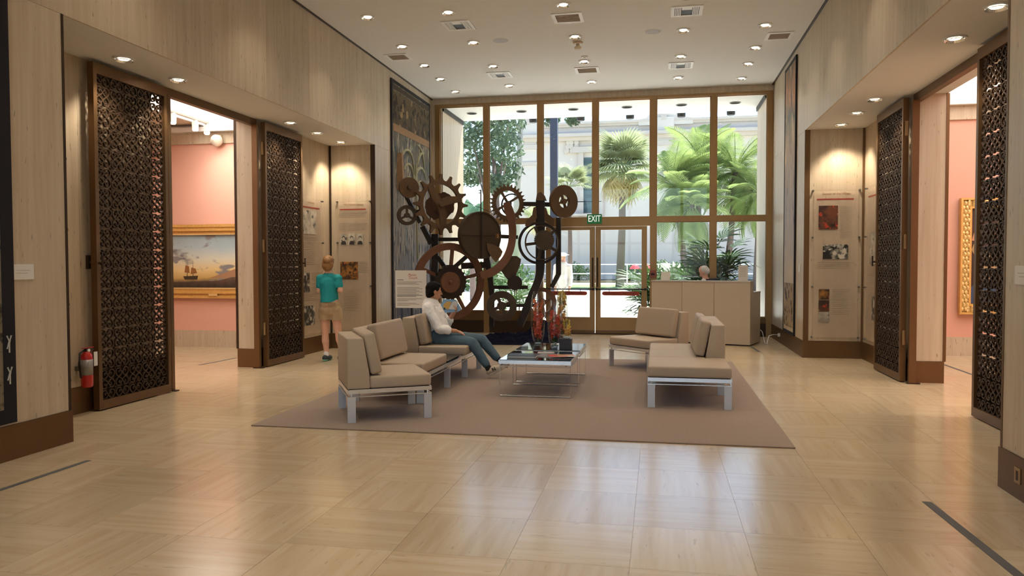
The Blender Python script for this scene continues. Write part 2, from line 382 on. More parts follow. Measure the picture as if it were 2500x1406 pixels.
# ---- window wall
win = struct(thing('window_1', 'tall bronze framed window wall with six bays above glass doors', 'window', (-1.3, YW, 0)))
mull = [(-4.80, -4.69), (-3.72, -3.60), (-2.54, -2.42), (-1.37, -1.25), (-.176, -.05), (1.037, 1.155), (2.14, 2.25)]
FD0, FD1 = YW - .03, YW + .13
def wbox(n, x0, x1, z0, z1, y0=FD0, y1=FD1, m=BRONZE_B): return ubox(n, m, win, x0, x1, y0, y1, z0, z1)
for k, (a, b) in enumerate(mull):
    wbox('mullion', a, b, 2.46 if k == 3 else 0, 4.90)
wbox('head_rail', -4.80, 2.25, 4.90, 4.955)
ubox('head_fascia', T_WALL, win, XL, XR, YW - .02, YW + .2, 4.955, ZC)
ubox('jamb_filler', T_WALL, win, XL, -4.80, YW - .01, YW + .2, 0, 4.955)
bays = [(mull[i][1], mull[i + 1][0]) for i in range(6)]
for k, (a, b) in enumerate(bays):
    wbox('transom', a, b, 2.355, 2.46)
    ubox('pane', PANE, win, a, b, YW + .045, YW + .053, 2.46, 4.90)
    wbox('glazing_bead', a, b, 2.46, 2.475, YW + .02, YW + .045); wbox('glazing_bead', a, b, 4.885, 4.90, YW + .02, YW + .045)
    wbox('glazing_bead', a, a + .015, 2.475, 4.885, YW + .02, YW + .045); wbox('glazing_bead', b - .015, b, 2.475, 4.885, YW + .02, YW + .045)
    if k in (0, 1, 4, 5):
        zb = .47 if k < 2 else .39
        wbox('spandrel_panel', a, b, 0, zb, YW - .01, YW + .1, BRONZE)
        ubox('pane', PANE, win, a, b, YW + .045, YW + .053, zb, 2.355)
        wbox('glazing_bead', a, b, zb, zb + .018, YW + .02, YW + .045); wbox('glazing_bead', a, b, 2.34, 2.355, YW + .02, YW + .045)
        wbox('glazing_bead', a, a + .015, zb, 2.355, YW + .02, YW + .045); wbox('glazing_bead', b - .015, b, zb, 2.355, YW + .02, YW + .045)
ubox('baseboard_strip', BRONZE_D, win, XL, -2.42, YW - .02, YW, 0, .27); ubox('baseboard_strip', BRONZE_D, win, -.05, XR, YW - .025, YW, 0, .27)
# two glass doors
def gdoor(n, a, b, label, hinge_left):
    d = struct(thing('door_%d' % n, label, 'door', ((a + b)/2, YW, 0)))
    lo, hi = (a + .06, b - .004) if hinge_left else (a + .004, b - .06)
    sw = .095
    def p(nm, x0, x1, z0, z1, y0=YW - .02, y1=YW + .05, m=BRONZE_B): return ubox(nm, m, d, x0, x1, y0, y1, z0, z1)
    p('stile', lo, lo + sw, .03, 2.27); p('stile', hi - sw, hi, .03, 2.27)
    p('top_rail', lo + sw, hi - sw, 2.20, 2.27); p('bottom_rail', lo + sw, hi - sw, .09, .335)
    p('kick_strip', lo, hi, .02, .085, YW - .03, YW + .05, BRONZE)
    p('glazing_bead', lo + sw, hi - sw, .335, .36, YW - .01, YW + .03); p('glazing_bead', lo + sw, lo + sw + .014, .36, 2.2, YW - .01, YW + .03)
    p('glazing_bead', hi - sw - .014, hi - sw, .36, 2.2, YW - .01, YW + .03)
    ubox('pane', PANE, d, lo + sw, hi - sw, YW + .012, YW + .02, .36, 2.20)
    g0, g1 = lo + .01, hi - .01
    bar = build(MB().tube([(g0, YW - .09, .955), (g1, YW - .09, .955)], .012, 8), 'push_bar', BLACKM, d, smooth=True)
    build(MB().box(g0, g0 + .04, YW - .1, YW - .02, .93, .98).box(g1 - .04, g1, YW - .1, YW - .02, .93, .98), 'bracket', BLACKM, bar)
    xs = (g1 - .05, g1 - .02) if hinge_left else (g0 + .02, g0 + .05)
    build(MB().box(xs[0], xs[1], YW - .075, YW - .045, 1.0, 1.62), 'pull_handle', BRONZE_D, d, bevel=.008)
    # red warning plate hanging from the bar
    c = (lo + hi)/2 - (.02 if hinge_left else -.0); hw = .39; zc = .868; h = .042
    poly = [(c - hw + h, zc - h), (c + hw - h, zc - h), (c + hw - h*.3, zc - h*.7), (c + hw, zc), (c + hw - h*.3, zc + h*.7), (c + hw - h, zc + h), (c - hw + h, zc + h), (c - hw + h*.3, zc + h*.7), (c - hw, zc), (c - hw + h*.3, zc - h*.7)]
    pl = build(MB().prism(poly, YW - .10, YW - .085, lambda x, z, y: (x, y, z)), 'warning_plate', mat('plate_red', (168, 66, 44), .55), d)
    build(MB().tube([(c - .24, YW - .092, .91), (c - .24, YW - .092, .95)], .006, 6).tube([(c + .24, YW - .092, .91), (c + .24, YW - .092, .95)], .006, 6), 'hanger', BLACKM, pl)
    text('EMERGENCY EXIT ONLY', .062, mat('plate_letters', (70, 26, 18), .6), pl, FACE_NEG_Y(c, YW - .1012, zc), xs=.95)
    return d
gdoor(1, -2.42, -1.312, 'left bronze glass exit door behind the gear sculpture and vases', True)
gdoor(2, -1.308, -.176, 'right bronze glass exit door under the exit sign', False)
ubox('door_header', BRONZE_B, win, -2.42, -.176, FD0, FD1, 2.275, 2.36)
ubox('threshold', BRONZE_D, win, -2.42, -.176, YW - .04, YW + .1, 0, .018)

# ================================================================== CEILING FIXTURES
BULB = mat('lamp_glow', (255, 246, 228), .5, emit=((255, 244, 222), 14.0))
BULB2 = mat('lamp_glow_dim', (255, 246, 228), .5, emit=((255, 240, 214), 4.0))
for _b in (BULB, BULB2): _b.cycles.emission_sampling = 'NONE'
REFL = mat('lamp_reflector', (225, 222, 214), .22, .9)
def lamp_protos():
    a = .085
    ring = MB(); ring.ring(circ(a + .02, 28), circ(a, 28), -.008, .003)
    cone = MB(); n = 24
    for k in range(n):
        t0, t1 = 2*PI*k/n, 2*PI*(k + 1)/n
        cone.add([(a*math.cos(t0), a*math.sin(t0), -.004), (a*math.cos(t1), a*math.sin(t1), -.004), (.055*math.cos(t1), .055*math.sin(t1), .075), (.055*math.cos(t0), .055*math.sin(t0), .075)], [(0, 1, 2, 3)])
    bulb = MB().lathe([(.0, .03), (.025, .033), (.045, .048), (.055, .075)], 16)
    baf = MB().box(-.004, .004, -.07, .07, .0, .05)
    for mb in (ring, cone, bulb, baf): pass
    return [(ring.mesh('trim_ring'), WHITE), (cone.mesh('reflector'), REFL), (bulb.mesh('bulb'), BULB), (baf.mesh('louvre'), REFL)]
LP = lamp_protos()
for me, m in LP: me.materials.append(m)
spot_data = {}
def downlight(x, y, z, label, group, W_=SPOT_W, size=106, aim=None, louvre=False, blend=1.0):
    # the fixture hangs a little proud of the plaster so its glowing bulb shows from below
    t = thing('downlight', label, 'downlight', (x, y, z - .003), 0, group)
    for k, (me, m) in enumerate(LP):
        if k == 3 and not louvre: continue
        o = link(me.name, me, None, t, local=True, smooth=(k in (1, 2)))
        if k in (1, 2, 3): o.scale = (1, 1, .28); o.location = (0, 0, -.022)
    key = (round(W_, 1), size, blend)
    if key not in spot_data:
        l = bpy.data.lights.new('downlight_beam', 'SPOT'); l.energy = W_; l.spot_size = math.radians(size); l.spot_blend = blend
        l.color = SPOT_C; l.shadow_soft_size = .06; spot_data[key] = l
    lo = bpy.data.objects.new('beam', spot_data[key]); COL.objects.link(lo); lo.parent = t; lo.location = (0, 0, -.06)
    if aim: lo.rotation_euler = Vector(aim).to_track_quat('-Z', 'Y').to_euler()
    return t
cols = [-4.15, -2.95, -1.305, .36, 1.56]
inner_rows = [15.1, 13.57, 12.07, 10.57]; outer_rows = [15.4, 14.3, 13.27, 12.06, 10.54]
ordn = ['nearest the windows', 'second from the windows', 'third from the windows', 'fourth from the windows', 'fifth from the windows']
cn = {-4.15: 'leftmost', -2.95: 'second', -1.305: 'middle', .36: 'fourth', 1.56: 'rightmost'}
for x in cols:
    outer = x in (-4.15, 1.56)
    for k, y in enumerate(outer_rows if outer else inner_rows):
        if x == 1.56 and y < 11 or (x == .36 and y < 11): pass
        downlight(x, y, ZC, 'round recessed downlight in the %s ceiling row, %s' % (cn[x], ordn[k]), 'recessed ceiling downlights', louvre=outer,
                  aim=None)
for y in (8.6, 6.2, 3.8, 1.4, -1.0):
    for x in cols:
        outer = x in (-4.15, 1.56)
        downlight(x, y, ZC, 'round recessed downlight overhead nearer the camera', 'ceiling downlights above the near floor', W_=SPOT_W*1.25, aim=None)
for s, x in ((-1, -5.32), (1, 2.69)):
    for k, y in enumerate((6.88, 7.77, 10.43, 11.32, 12.23)):
        downlight(x, y, ZH, 'recessed soffit downlight over the %s doorway recess, %s' % ('left' if s < 0 else 'right', ['nearest the camera', 'second from the camera', 'middle one past the opening', 'second from the far panel', 'closest to the far panel'][k]),
                  'soffit downlights', W_=SPOT_W*(2.1 if k == 4 else 1.3), size=95, blend=.6, aim=(s*.15, .22 if k == 4 else .05, -1))
def vent(x, y, kind, label, w=.34, d=.34):
    t = thing('ceiling_vent', label, 'vent', (x, y, ZC))
    ring_o = [(-w/2 - .05, -d/2 - .05), (w/2 + .05, -d/2 - .05), (w/2 + .05, d/2 + .05), (-w/2 - .05, d/2 + .05)]
    ring_i = [(-w/2, -d/2), (w/2, -d/2), (w/2, d/2), (-w/2, d/2)]
    link('frame', MB().ring(ring_o, ring_i, -.012, .0).mesh('frame'), WHITE, t, local=True)
    link('backing', MB().box(-w/2, w/2, -d/2, d/2, -.002, .0).mesh('backing'), BLACKM if kind == 'dif' else mat('vent_mesh', (158, 142, 122), .8), t, local=True)
    if kind == 'dif':
        for k in range(4):
            link('louvre', MB().box(-w/2 + .01 + .022*k, -w/2 + .024 + .022*k, -d/2, d/2, -.012, -.003).mesh('louvre'), WHITE, t, local=True)
            link('louvre', MB().box(w/2 - .024 - .022*k, w/2 - .01 - .022*k, -d/2, d/2, -.012, -.003).mesh('louvre'), WHITE, t, local=True)
        link('louvre', MB().box(-w/2 + .1, w/2 - .1, -d/2, -d/2 + .1, -.012, -.003).mesh('louvre'), WHITE, t, local=True)
    else:
        for k in range(7):
            y_ = -d/2 + d*(k + .5)/7
            link('slat', MB().box(-w/2, w/2, y_ - .004, y_ + .004, -.010, -.002).mesh('slat'), mat('vent_slat', (186, 170, 150), .7), t, local=True)
vent(-2.96, 11.17, 'dif', 'white square air diffuser nearest on the left of the ceiling')
vent(.38, 11.17, 'dif', 'white square air diffuser nearest on the right of the ceiling')
vent(-2.96, 14.22, 'dif', 'white square air diffuser on the left closer to the windows')
vent(.38, 14.19, 'dif', 'white square air diffuser on the right closer to the windows')
vent(-1.31, 11.14, 'ret', 'beige return grille in the middle of the ceiling, nearer the camera')
vent(-1.31, 14.2, 'ret', 'beige return grille in the middle of the ceiling, nearer the windows')
vent(1.85, 12.67, 'ret', 'beige return grille beside the right hand wall', .3, .3)
vent(-4.43, 12.66, 'ret', 'beige return grille beside the left hand wall', .3, .3)
for x, n in ((-2.5, 'left'), (-.1, 'right')):
    t = thing('ceiling_speaker', 'flat round pale blue grey speaker cover in the ceiling, %s one' % n, 'speaker', (x, 12.06, ZC))
    link('cover', MB().lathe([(.10, -.008), (.125, 0)], 28).mesh('cover'), mat('cover_grey', (186, 188, 190), .7), t, local=True)
    link('rim', MB().ring(circ(.135, 28), circ(.12, 28), -.004, 0).mesh('rim'), CEIL, t, local=True)
t = thing('smoke_detector', 'small beige smoke detector hanging in the middle of the ceiling', 'detector', (-1.295, 12.4, ZC))
CR = mat('cream_plastic', (214, 196, 168), .5)
link('base', MB().lathe([(.0, -.03), (.07, -.03), (.08, -.015), (.08, 0)], 20).mesh('base'), CR, t, local=True, smooth=False)
link('neck', MB().lathe([(.03, -.07), (.03, -.03)], 16).mesh('neck'), CR, t, local=True)
link('sensor', MB().lathe([(.0, -.12), (.04, -.115), (.065, -.09), (.05, -.07), (.03, -.065)], 20).mesh('sensor'), CR, t, local=True)
t = thing('ceiling_sensor', 'tiny white sensor disc in the middle of the ceiling', 'sensor', (-1.27, 13.27, ZC))
link('plate', MB().lathe([(.0, -.02), (.05, -.018), (.06, 0)], 18).mesh('plate'), WHITE, t, local=True)
link('lens', MB().lathe([(.0, -.035), (.02, -.03), (.026, -.018)], 12).mesh('lens'), WHITE, t, local=True)

# ---- exit sign
t = thing('exit_sign', 'green EXIT sign over the glass doors', 'sign', (-1.323, YW - .06, 2.43))
build(MB().box(-1.477, -1.169, YW - .09, YW - .045, 2.325, 2.53), 'sign_face', mat('exit_green', (34, 110, 66), .5, emit=((30, 105, 60), .25)), t, bevel=.006)
build(MB().box(-1.40, -1.246, YW - .045, YW - .03, 2.38, 2.48), 'bracket', BLACKM, t)
text('EXIT', .19, mat('exit_letters', (235, 245, 238), .5, emit=((235, 245, 238), .8)), t, FACE_NEG_Y(-1.323, YW - .0912, 2.428), xs=.68)

# ================================================================== OUTSIDE
PLAZA = mat('plaza_paving', (226, 220, 208), .8, noise=(.8, .06, (1, 1, 1)))
struct(build(MB().box(-70, 70, 16.3, 120, -.3, -.01), 'floor_plaza', PLAZA), 'sunlit pale plaza paving beyond the glass doors', 'ground')
LAWN = mat('lawn_grass', (110, 140, 84), .9, noise=(6, .3, (1, 1, 1)))
struct(build(MB().box(-40, 40, 44, 52, -.01, .05), 'floor_lawn', LAWN), 'strip of green lawn across the plaza', 'lawn')
struct(build(MB().box(-60, 60, 59, 66, -.01, .12), 'floor_bed', mat('planting_bed', (96, 92, 70), .95, noise=(2, .3, (1, 1, 1)))), 'planting bed along the foot of the pale building', 'ground')
# porch around the window
porch = struct(build(MB().box(-4.98, 2.45, 16.29, 18.05, 4.955, 5.35), 'ceiling_porch', mat('porch_plaster', (222, 222, 220), .8, noise=(3, .04, (1, 1, 1)))), 'white soffit of the shallow porch outside the window', 'ceiling')
struct(build(MB().box(-5.0, -4.69, 16.29, 18.1, -.01, 5.35), 'wall_porch_left', T_WALL), 'pale stone side wall of the porch on the left', 'wall')
struct(build(MB().box(2.15, 2.46, 16.29, 17.75, -.01, 5.35), 'wall_porch_right', T_WALL), 'pale stone side wall of the porch on the right', 'wall')
struct(build(MB().box(-4.69, -4.66, 16.3, 18.05, 4.86, 4.955).box(2.12, 2.15, 16.3, 17.75, 4.86, 4.955), 'trim_6', BLACKM), 'dark reveal between the porch soffit and its side walls', 'trim')
for k, x in enumerate((-4.23, -3.07, -1.89, -.7, .48, 1.61)):
    t = thing('porch_downlight', 'dark round downlight in the porch soffit, %s from the left' % ['first', 'second', 'third', 'fourth', 'fifth', 'sixth'][k], 'downlight', (x, 17.12, 4.955), 0, 'porch soffit downlights')
    link('rim', MB().ring(circ(.12, 24), circ(.105, 24), -.012, 0).mesh('rim'), STEEL, t, local=True)
    link('lens', MB().lathe([(.105, -.006), (.105, 0)], 24).mesh('lens'), mat('lens_black', (8, 8, 9), .9, 0, .1), t, local=True)
for k, x in enumerate((-2.98, -1.83, -.67, .51, 1.62)):
    t = thing('porch_spotlight', 'black cylinder floodlight hanging at the porch edge, %s from the left' % ['first', 'second', 'third', 'fourth', 'fifth'][k], 'floodlight', (x, 18.2, 5.21), 0, 'porch edge floodlights')
    link('can', MB().lathe([(.085, -.32), (.095, -.3), (.095, -.12), (.05, -.09)], 20).mesh('can'), BLACKM, t, local=True)
    link('bracket', MB().box(-.02, .02, -.15, .02, -.1, .0).mesh('bracket'), BLACKM, t, local=True)
# steel pillar in front of the porch
t = thing('steel_pillar', 'dark blue grey steel post standing outside in the plaza', 'post', (-2.85, 21.0, 0))
PST = mat('post_paint', (62, 70, 88), .5)
build(MB().box(-2.95, -2.75, 20.9, 21.1, .1, 8.5), 'shaft', PST, t)
build(MB().box(-3.08, -2.62, 20.77, 21.23, -.01, .1), 'base_plate', PST, t)

# ---- pale building across the plaza
FY = 66.0
STUC = mat('stucco', (224, 214, 206), .9, noise=(.5, .04, (1, 1, 1))); STUD = mat('stucco_moulding', (212, 200, 190), .9)
fb = thing('stucco_building', 'long pale stucco building with cornice and curved parapet across the plaza', 'building', (10, FY, 0))
def fz(u, v): return PY(u, v, FY)
xc0 = fz(1268, 400).x; zc_ = fz(1275, 333).z; zt_ = fz(1500, 296).z
build(MB().box(xc0, 60, FY, FY + 12, 0, zt_ - .25), 'wall', STUC, fb)
def cornice(z, d, h, x0=xc0 - .3, x1=60): return MB().box(x0, x1, FY - d, FY + .05, z - h, z).box(x0, x1, FY - d*.55, FY + .05, z - h*2.1, z - h)
build(cornice(zc_, .75, .28), 'cornice', STUD, fb)
build(cornice(zt_, .4, .2), 'parapet_cap', STUD, fb)
xs_ = fz(1600, 280).x
poly = [(xs_ - 1.4, zt_ - .5), (xs_ - 1.4, zt_), (xs_ - .7, zt_ + .15), (xs_ - .3, zt_ + .9), (xs_, zt_ + 1.1), (xs_ + 1.6, zt_ + 1.1), (xs_ + 2.0, zt_ + .9), (xs_ + 2.4, zt_ + .15), (xs_ + 3.1, zt_), (xs_ + 3.1, zt_ - .5)]
build(MB().prism(poly, FY - .35, FY + 1, lambda x, z, y: (x, y, z)), 'curved_gable', STUC, fb)
for u in (1290, 1620):
    xa = fz(u, 400).x
    build(MB().box(xa - .75, xa + .75, FY - .3, FY + .1, 0, zc_ - .6), 'pilaster', STUC, fb)
    build(MB().box(xa - .9, xa + .9, FY - .42, FY + .1, zc_ - 2.6, zc_ - 2.3).box(xa - .9, xa + .9, FY - .42, FY + .1, zc_ - 1.2, zc_ - .8), 'capital', STUD, fb)
    build(MB().box(xa - .85, xa + .85, FY - .47, FY + .1, zc_ + .01, zt_ + .13), 'parapet_pier', STUC, fb)
    build(MB().box(xa - .25, xa + .25, FY - .5, FY - .46, zc_ + .9, zc_ + 2.2), 'niche', STUD, fb)
wx0, wx1, wz0, wz1 = fz(1425, 450).x, fz(1462, 450).x, fz(1430, 520).z, fz(1430, 385).z
w_ = build(MB().box(wx0 - .45, wx0, FY - .3, FY + .02, wz0 - .3, wz1 + .4).box(wx1, wx1 + .45, FY - .3, FY + .02, wz0 - .3, wz1 + .4).box(wx0 - .9, wx1 + .9, FY - .4, FY + .02, wz1 + .4, wz1 + .9), 'window_surround', STUD, fb)
build(MB().box(wx0, wx1, FY - .06, FY + .02, wz0, wz1), 'shutter', mat('shutter_blue', (92, 112, 118), .7), w_)
for k in range(8): build(MB().box(wx0 + .05, wx1 - .05, FY - .1, FY - .05, wz0 + (wz1 - wz0)*(k + .2)/8, wz0 + (wz1 - wz0)*(k + .7)/8), 'slat', mat('shutter_slat', (78, 98, 104), .7), w_)
bal = build(MB().box(wx0 - 1.6, wx1 + .3, FY - 1.1, FY, wz0 - .3, wz0 - .12), 'balcony_floor', STUD, fb)
build(MB().tube([(wx0 - 1.6, FY - 1.05, wz0 + .9), (wx1 + .3, FY - 1.05, wz0 + .9)], .04, 6).tube([(wx0 - 1.6, FY - 1.05, wz0 - .1), (wx0 - 1.6, FY - 1.05, wz0 + .9)], .04, 6), 'balcony_rail', BLACKM, fb)
# carved scrolls beside the window
sc_ = MB()
for k in range(10):
    cx, cz = wx0 - .6 - .2*random.random() - .35*(k % 3), wz1 + .6 + .35*(k // 3)
    sc_.lathe([(0, -.3), (.2, -.28), (.26, -.15), (.2, 0)], 10, (cx, FY - .02, cz), axis='y')
build(sc_, 'carved_ornament', STUD, fb)
xw = fz(1660, 600).x

# ---- vegetation
def leafcloud(centers, n, size, seed, flat=False):
    r = np.random.default_rng(seed); C = np.array([c[:3] for c in centers]); R = np.array([c[3] for c in centers])
    idx = r.integers(0, len(C), n); d = r.normal(size=(n, 3)); d /= np.linalg.norm(d, axis=1)[:, None]
    p = C[idx] + d*(R[idx]*r.random(n)**.4)[:, None]*np.array([1, 1, .8])
    a = r.normal(size=(n, 3)); a /= np.linalg.norm(a, axis=1)[:, None]; b = np.cross(a, r.normal(size=(n, 3))); b /= np.linalg.norm(b, axis=1)[:, None]
    s = (size*(.6 + .8*r.random(n)))[:, None]
    v = np.empty((n, 4, 3)); v[:, 0] = p - a*s; v[:, 1] = p + b*s*.45; v[:, 2] = p + a*s; v[:, 3] = p - b*s*.45
    me = bpy.data.meshes.new('leaves'); me.from_pydata(v.reshape(-1, 3).tolist(), [], np.arange(4*n).reshape(n, 4).tolist()); return me
def leaf_mat(name, a, b, tr=.45):
    m = bpy.data.materials.new(name); m.use_nodes = True; nt = m.node_tree; N = nt.nodes; L = nt.links
    p = N['Principled BSDF']; p.inputs['Roughness'].default_value = .55
    g = N.new('ShaderNodeNewGeometry'); nz = N.new('ShaderNodeTexNoise'); nz.inputs['Scale'].default_value = 2.5; L.new(g.outputs['Position'], nz.inputs[0])
    mx = N.new('ShaderNodeMix'); mx.data_type = 'RGBA'; mx.inputs['A'].default_value = (*lin(a), 1); mx.inputs['B'].default_value = (*lin(b), 1); L.new(nz.outputs[0], mx.inputs['Factor'])
    L.new(mx.outputs['Result'], p.inputs['Base Color'])
    t = N.new('ShaderNodeBsdfTranslucent'); L.new(mx.outputs['Result'], t.inputs[0])
    ms = N.new('ShaderNodeMixShader'); ms.inputs[0].default_value = tr; L.new(p.outputs[0], ms.inputs[1]); L.new(t.outputs[0], ms.inputs[2]); L.new(ms.outputs[0], N['Material Output'].inputs[0])
    MATS[name] = m; return m
LEAF_T = leaf_mat('leaf_tree', (74, 94, 74), (120, 138, 108)); LEAF_P = leaf_mat('leaf_palm', (124, 140, 104), (196, 200, 152)); LEAF_F = leaf_mat('leaf_feather', (112, 138, 86), (178, 192, 118))
LEAF_D = leaf_mat('leaf_dry', (176, 158, 112), (214, 196, 142)); LEAF_S = leaf_mat('leaf_shrub', (54, 84, 46), (98, 130, 72), .3); LEAF_R = leaf_mat('leaf_rhapis', (44, 72, 40), (86, 116, 58), .3)
BARK = mat('palm_bark', (112, 96, 88), .9, noise=(6, .3, (1, 1, 3)), bump=.4); BARKL = mat('pale_bark', (196, 188, 180), .9, noise=(3, .15, (1, 1, .5)))
# broad tree on the left, behind the gears
def TP(u, v, Y): p = PY(u, v, Y); return p
t = thing('shade_tree', 'tall leafy tree with blue green crown seen through the leftmost panes', 'tree', TP(1200, 690, 46).to_tuple()[:2] + (0,))
cl = [(*TP(u, v, 45 + 2*(k % 3)), r) for k, (u, v, r) in enumerate([(1140, 330, 1.1), (1165, 380, 1.2), (1150, 430, .9), (1185, 310, 1.1), (1215, 330, 1.3), (1240, 300, 1.2), (1235, 360, 1.2), (1205, 400, 1.3), (1240, 420, 1.1), (1215, 450, .8), (1100, 300, 1.2), (1090, 400, 1.3), (1250, 260, 1.3), (1190, 240, 1.6), (1120, 240, 1.4)])]
tag(link('foliage', leafcloud(cl, 5200, .17, 3), LEAF_T, t), kind='stuff')
b0 = TP(1200, 690, 46); b0.z = 0; b1 = TP(1205, 380, 46); br_ = MB().tube([b0, (b0 + b1)/2 + Vector((.3, 0, 0)), b1], [.35, .25, .12], 8)
for (u, v) in ((1150, 330), (1240, 310), (1165, 420), (1235, 400)): br_.tube([(b0 + b1)/2, TP(u, v, 46)], [.12, .03], 6)
build(br_, 'trunk', BARK, t, smooth=True)
t = thing('pale_tree', 'slender pale trunked tree standing left of the stucco building', 'tree', TP(1262, 690, 52).to_tuple()[:2] + (0,))
a0 = TP(1258, 690, 52); a0.z = 0
build(MB().tube([a0, TP(1262, 500, 52), TP(1268, 380, 52), TP(1274, 230, 52)], [.32, .26, .22, .15], 10), 'trunk', BARKL, t, smooth=True)
cl = [(*TP(u, v, 52), r) for (u, v, r) in [(1300, 250, 1.5), (1250, 230, 1.5), (1340, 285, .8), (1400, 290, .6), (1330, 230, 1.6)]]
tag(link('foliage', leafcloud(cl, 1800, .16, 5), LEAF_T, t), kind='stuff')

def fan_leaf(nb=22, L_=1.0, droop=.35, wid=.035):
    mb = MB()
    for k in range(nb):
        a = -1.9 + 3.8*k/(nb - 1); l = L_*(.8 + .2*math.cos(a)); pts = []
        for i, s in enumerate((0.12, .5, .8, 1.0)):
            r = l*s; pts.append(Vector((r*math.cos(a*.85), r*math.sin(a*.85), -droop*l*max(0, s - .45)**1.6*1.8)))
        n_ = Vector((-math.sin(a*.85), math.cos(a*.85), 0)); ws = (.02, wid, wid*.7, .004)
        vs = []
        for p_, w2 in zip(pts, ws): vs += [p_ - n_*w2, p_ + n_*w2]
        mb.add(vs, [(0, 1, 3, 2), (2, 3, 5, 4), (4, 5, 7, 6)])
    mb.tube([(-.75*L_, 0, -.05), (.15*L_, 0, 0)], .014, 4)
    return mb.mesh('fan_frond')
def feather_leaf(L_=2.0, n=26, droop=.5):
    mb = MB(); P = lambda s: Vector((L_*s*(1 - .12*s), 0, L_*(.28*s - droop*s*s)))
    mb.tube([P(i/8) for i in range(9)], [.022*(1 - .8*i/8) + .003 for i in range(9)], 4)
    for k in range(n):
        s = .12 + .86*k/(n - 1); p = P(s); l = L_*.30*math.sin(PI*(.12 + .82*s))
        for sd in (-1, 1):
            d = Vector((.55, sd*.8, -.15)).normalized(); q = p + d*l + Vector((0, 0, -.18*l)); w2 = Vector((.022, 0, 0)); m_ = p + d*l*.5
            mb.add([p - w2*.5, p + w2*.5, m_ + w2, q, m_ - w2], [(0, 1, 2, 4), (4, 2, 3)])
    return mb.mesh('feather_frond')
FAN = fan_leaf(); FAN.materials.append(LEAF_P); FEA = feather_leaf(); FEA.materials.append(LEAF_F)
FAND = fan_leaf(16, .9, .6); FAND.materials.append(LEAF_D)
def palm(u, v, Y, label, kind, nf, scale, trunk_u=None, seed=1, tr=.22, skirt=8, lean=True):
    r = random.Random(seed); c = TP(u, v, Y); tb = TP(trunk_u or u, 690, Y); tb.z = 0
    t = thing(kind + '_palm', label, 'palm', (tb.x, Y, 0))
    build(MB().tube([tb, tb.lerp(c, .5) + Vector((.06, 0, 0)), c], [tr*1.25, tr, tr*.9], 10), 'trunk', BARK, t, smooth=True)
    me = FAN if kind == 'fan' else FEA
    for k in range(nf + skirt):
        dry = k >= nf; az = 2*PI*r.random()
        el = r.uniform(-.45, 1.25) if not dry else r.uniform(-1.35, -.8)
        if kind == 'feather': el = r.uniform(-.5, 1.2) if not dry else r.uniform(-1.4, -.9)
        o = link('frond' if not dry else 'dry_frond', FAND if (dry and kind == 'fan') else me, None, t)
        s = scale*r.uniform(.8, 1.15)
        d = Vector((math.cos(az)*math.cos(el), math.sin(az)*math.cos(el), math.sin(el)))
        X = d; Zv = Vector((0, 0, 1)) - d*d.z
        Zv = Zv.normalized() if Zv.length > .05 else Vector((1, 0, 0)); Yv = Zv.cross(X)
        off = c + d*(.75*s if kind == 'fan' else .05)
        o.matrix_basis = Matrix(((X.x*s, Yv.x*s, Zv.x*s, off.x), (X.y*s, Yv.y*s, Zv.y*s, off.y), (X.z*s, Yv.z*s, Zv.z*s, off.z), (0, 0, 0, 1)))
    return t
palm(1520, 405, 47, 'tall fan palm with shaggy skirt in front of the building, right of the exit sign', 'fan', 60, 1.4, 1513, 1, .22, 20)
palm(1388, 455, 57.6, 'small fan palm behind the steel post', 'fan', 24, 1.15, 1392, 2, .16, 3)
palm(1312, 540, 40, 'low fan palm between the tree trunk and the steel post', 'fan', 12, .7, 1312, 3, .14, 2)
palm(1645, 455, 42, 'feathery palm leaning left in the clump behind the desk', 'feather', 40, 1.5, 1678, 4, .16, 10)
palm(1710, 400, 44, 'tallest feathery palm of the clump behind the desk', 'feather', 40, 1.5, 1692, 5, .16, 8)
palm(1690, 500, 41, 'short feathery palm low in the clump behind the desk', 'feather', 30, 1.25, 1702, 6, .14, 14)
palm(1795, 420, 43, 'feathery palm seen in the far right pane', 'feather', 40, 1.5, 1770, 7, .16, 10)
palm(1850, 470, 42, 'feathery palm half hidden by the right porch wall', 'feather', 30, 1.35, 1845, 8, .15, 6)
# hedge and shrubs at the foot of the building
for k, (u, v, Y, r, lab) in enumerate([(1405, 661, 61, .9, 'round clipped shrub seen through the left glass door'), (1540, 662, 60.5, .8, 'loose shrub beside the tall fan palm foot'), (1620, 668, 57.4, 1.0, 'leafy shrub behind the left end of the desk'), (1180, 600, 40, .9, 'dark shrub seen behind the big gears'), (1240, 650, 42, 1.0, 'shrub seen between the lower gears'), (1690, 668, 52, 1.1, 'shrub under the feathery palms')]):
    c = TP(u, v, Y); t = thing('shrub', lab, 'shrub', (c.x, Y, 0))
    tag(link('foliage', leafcloud([(c.x - r*.6, Y, r*.7, r), (c.x + r*.6, Y, r*.7, r), (c.x, Y, r*1.0, r)], 900, .12, 20 + k), LEAF_S, t), kind='stuff')
    build(MB().tube([(c.x, Y, 0), (c.x, Y, r)], .06, 6), 'stem', BARK, t)
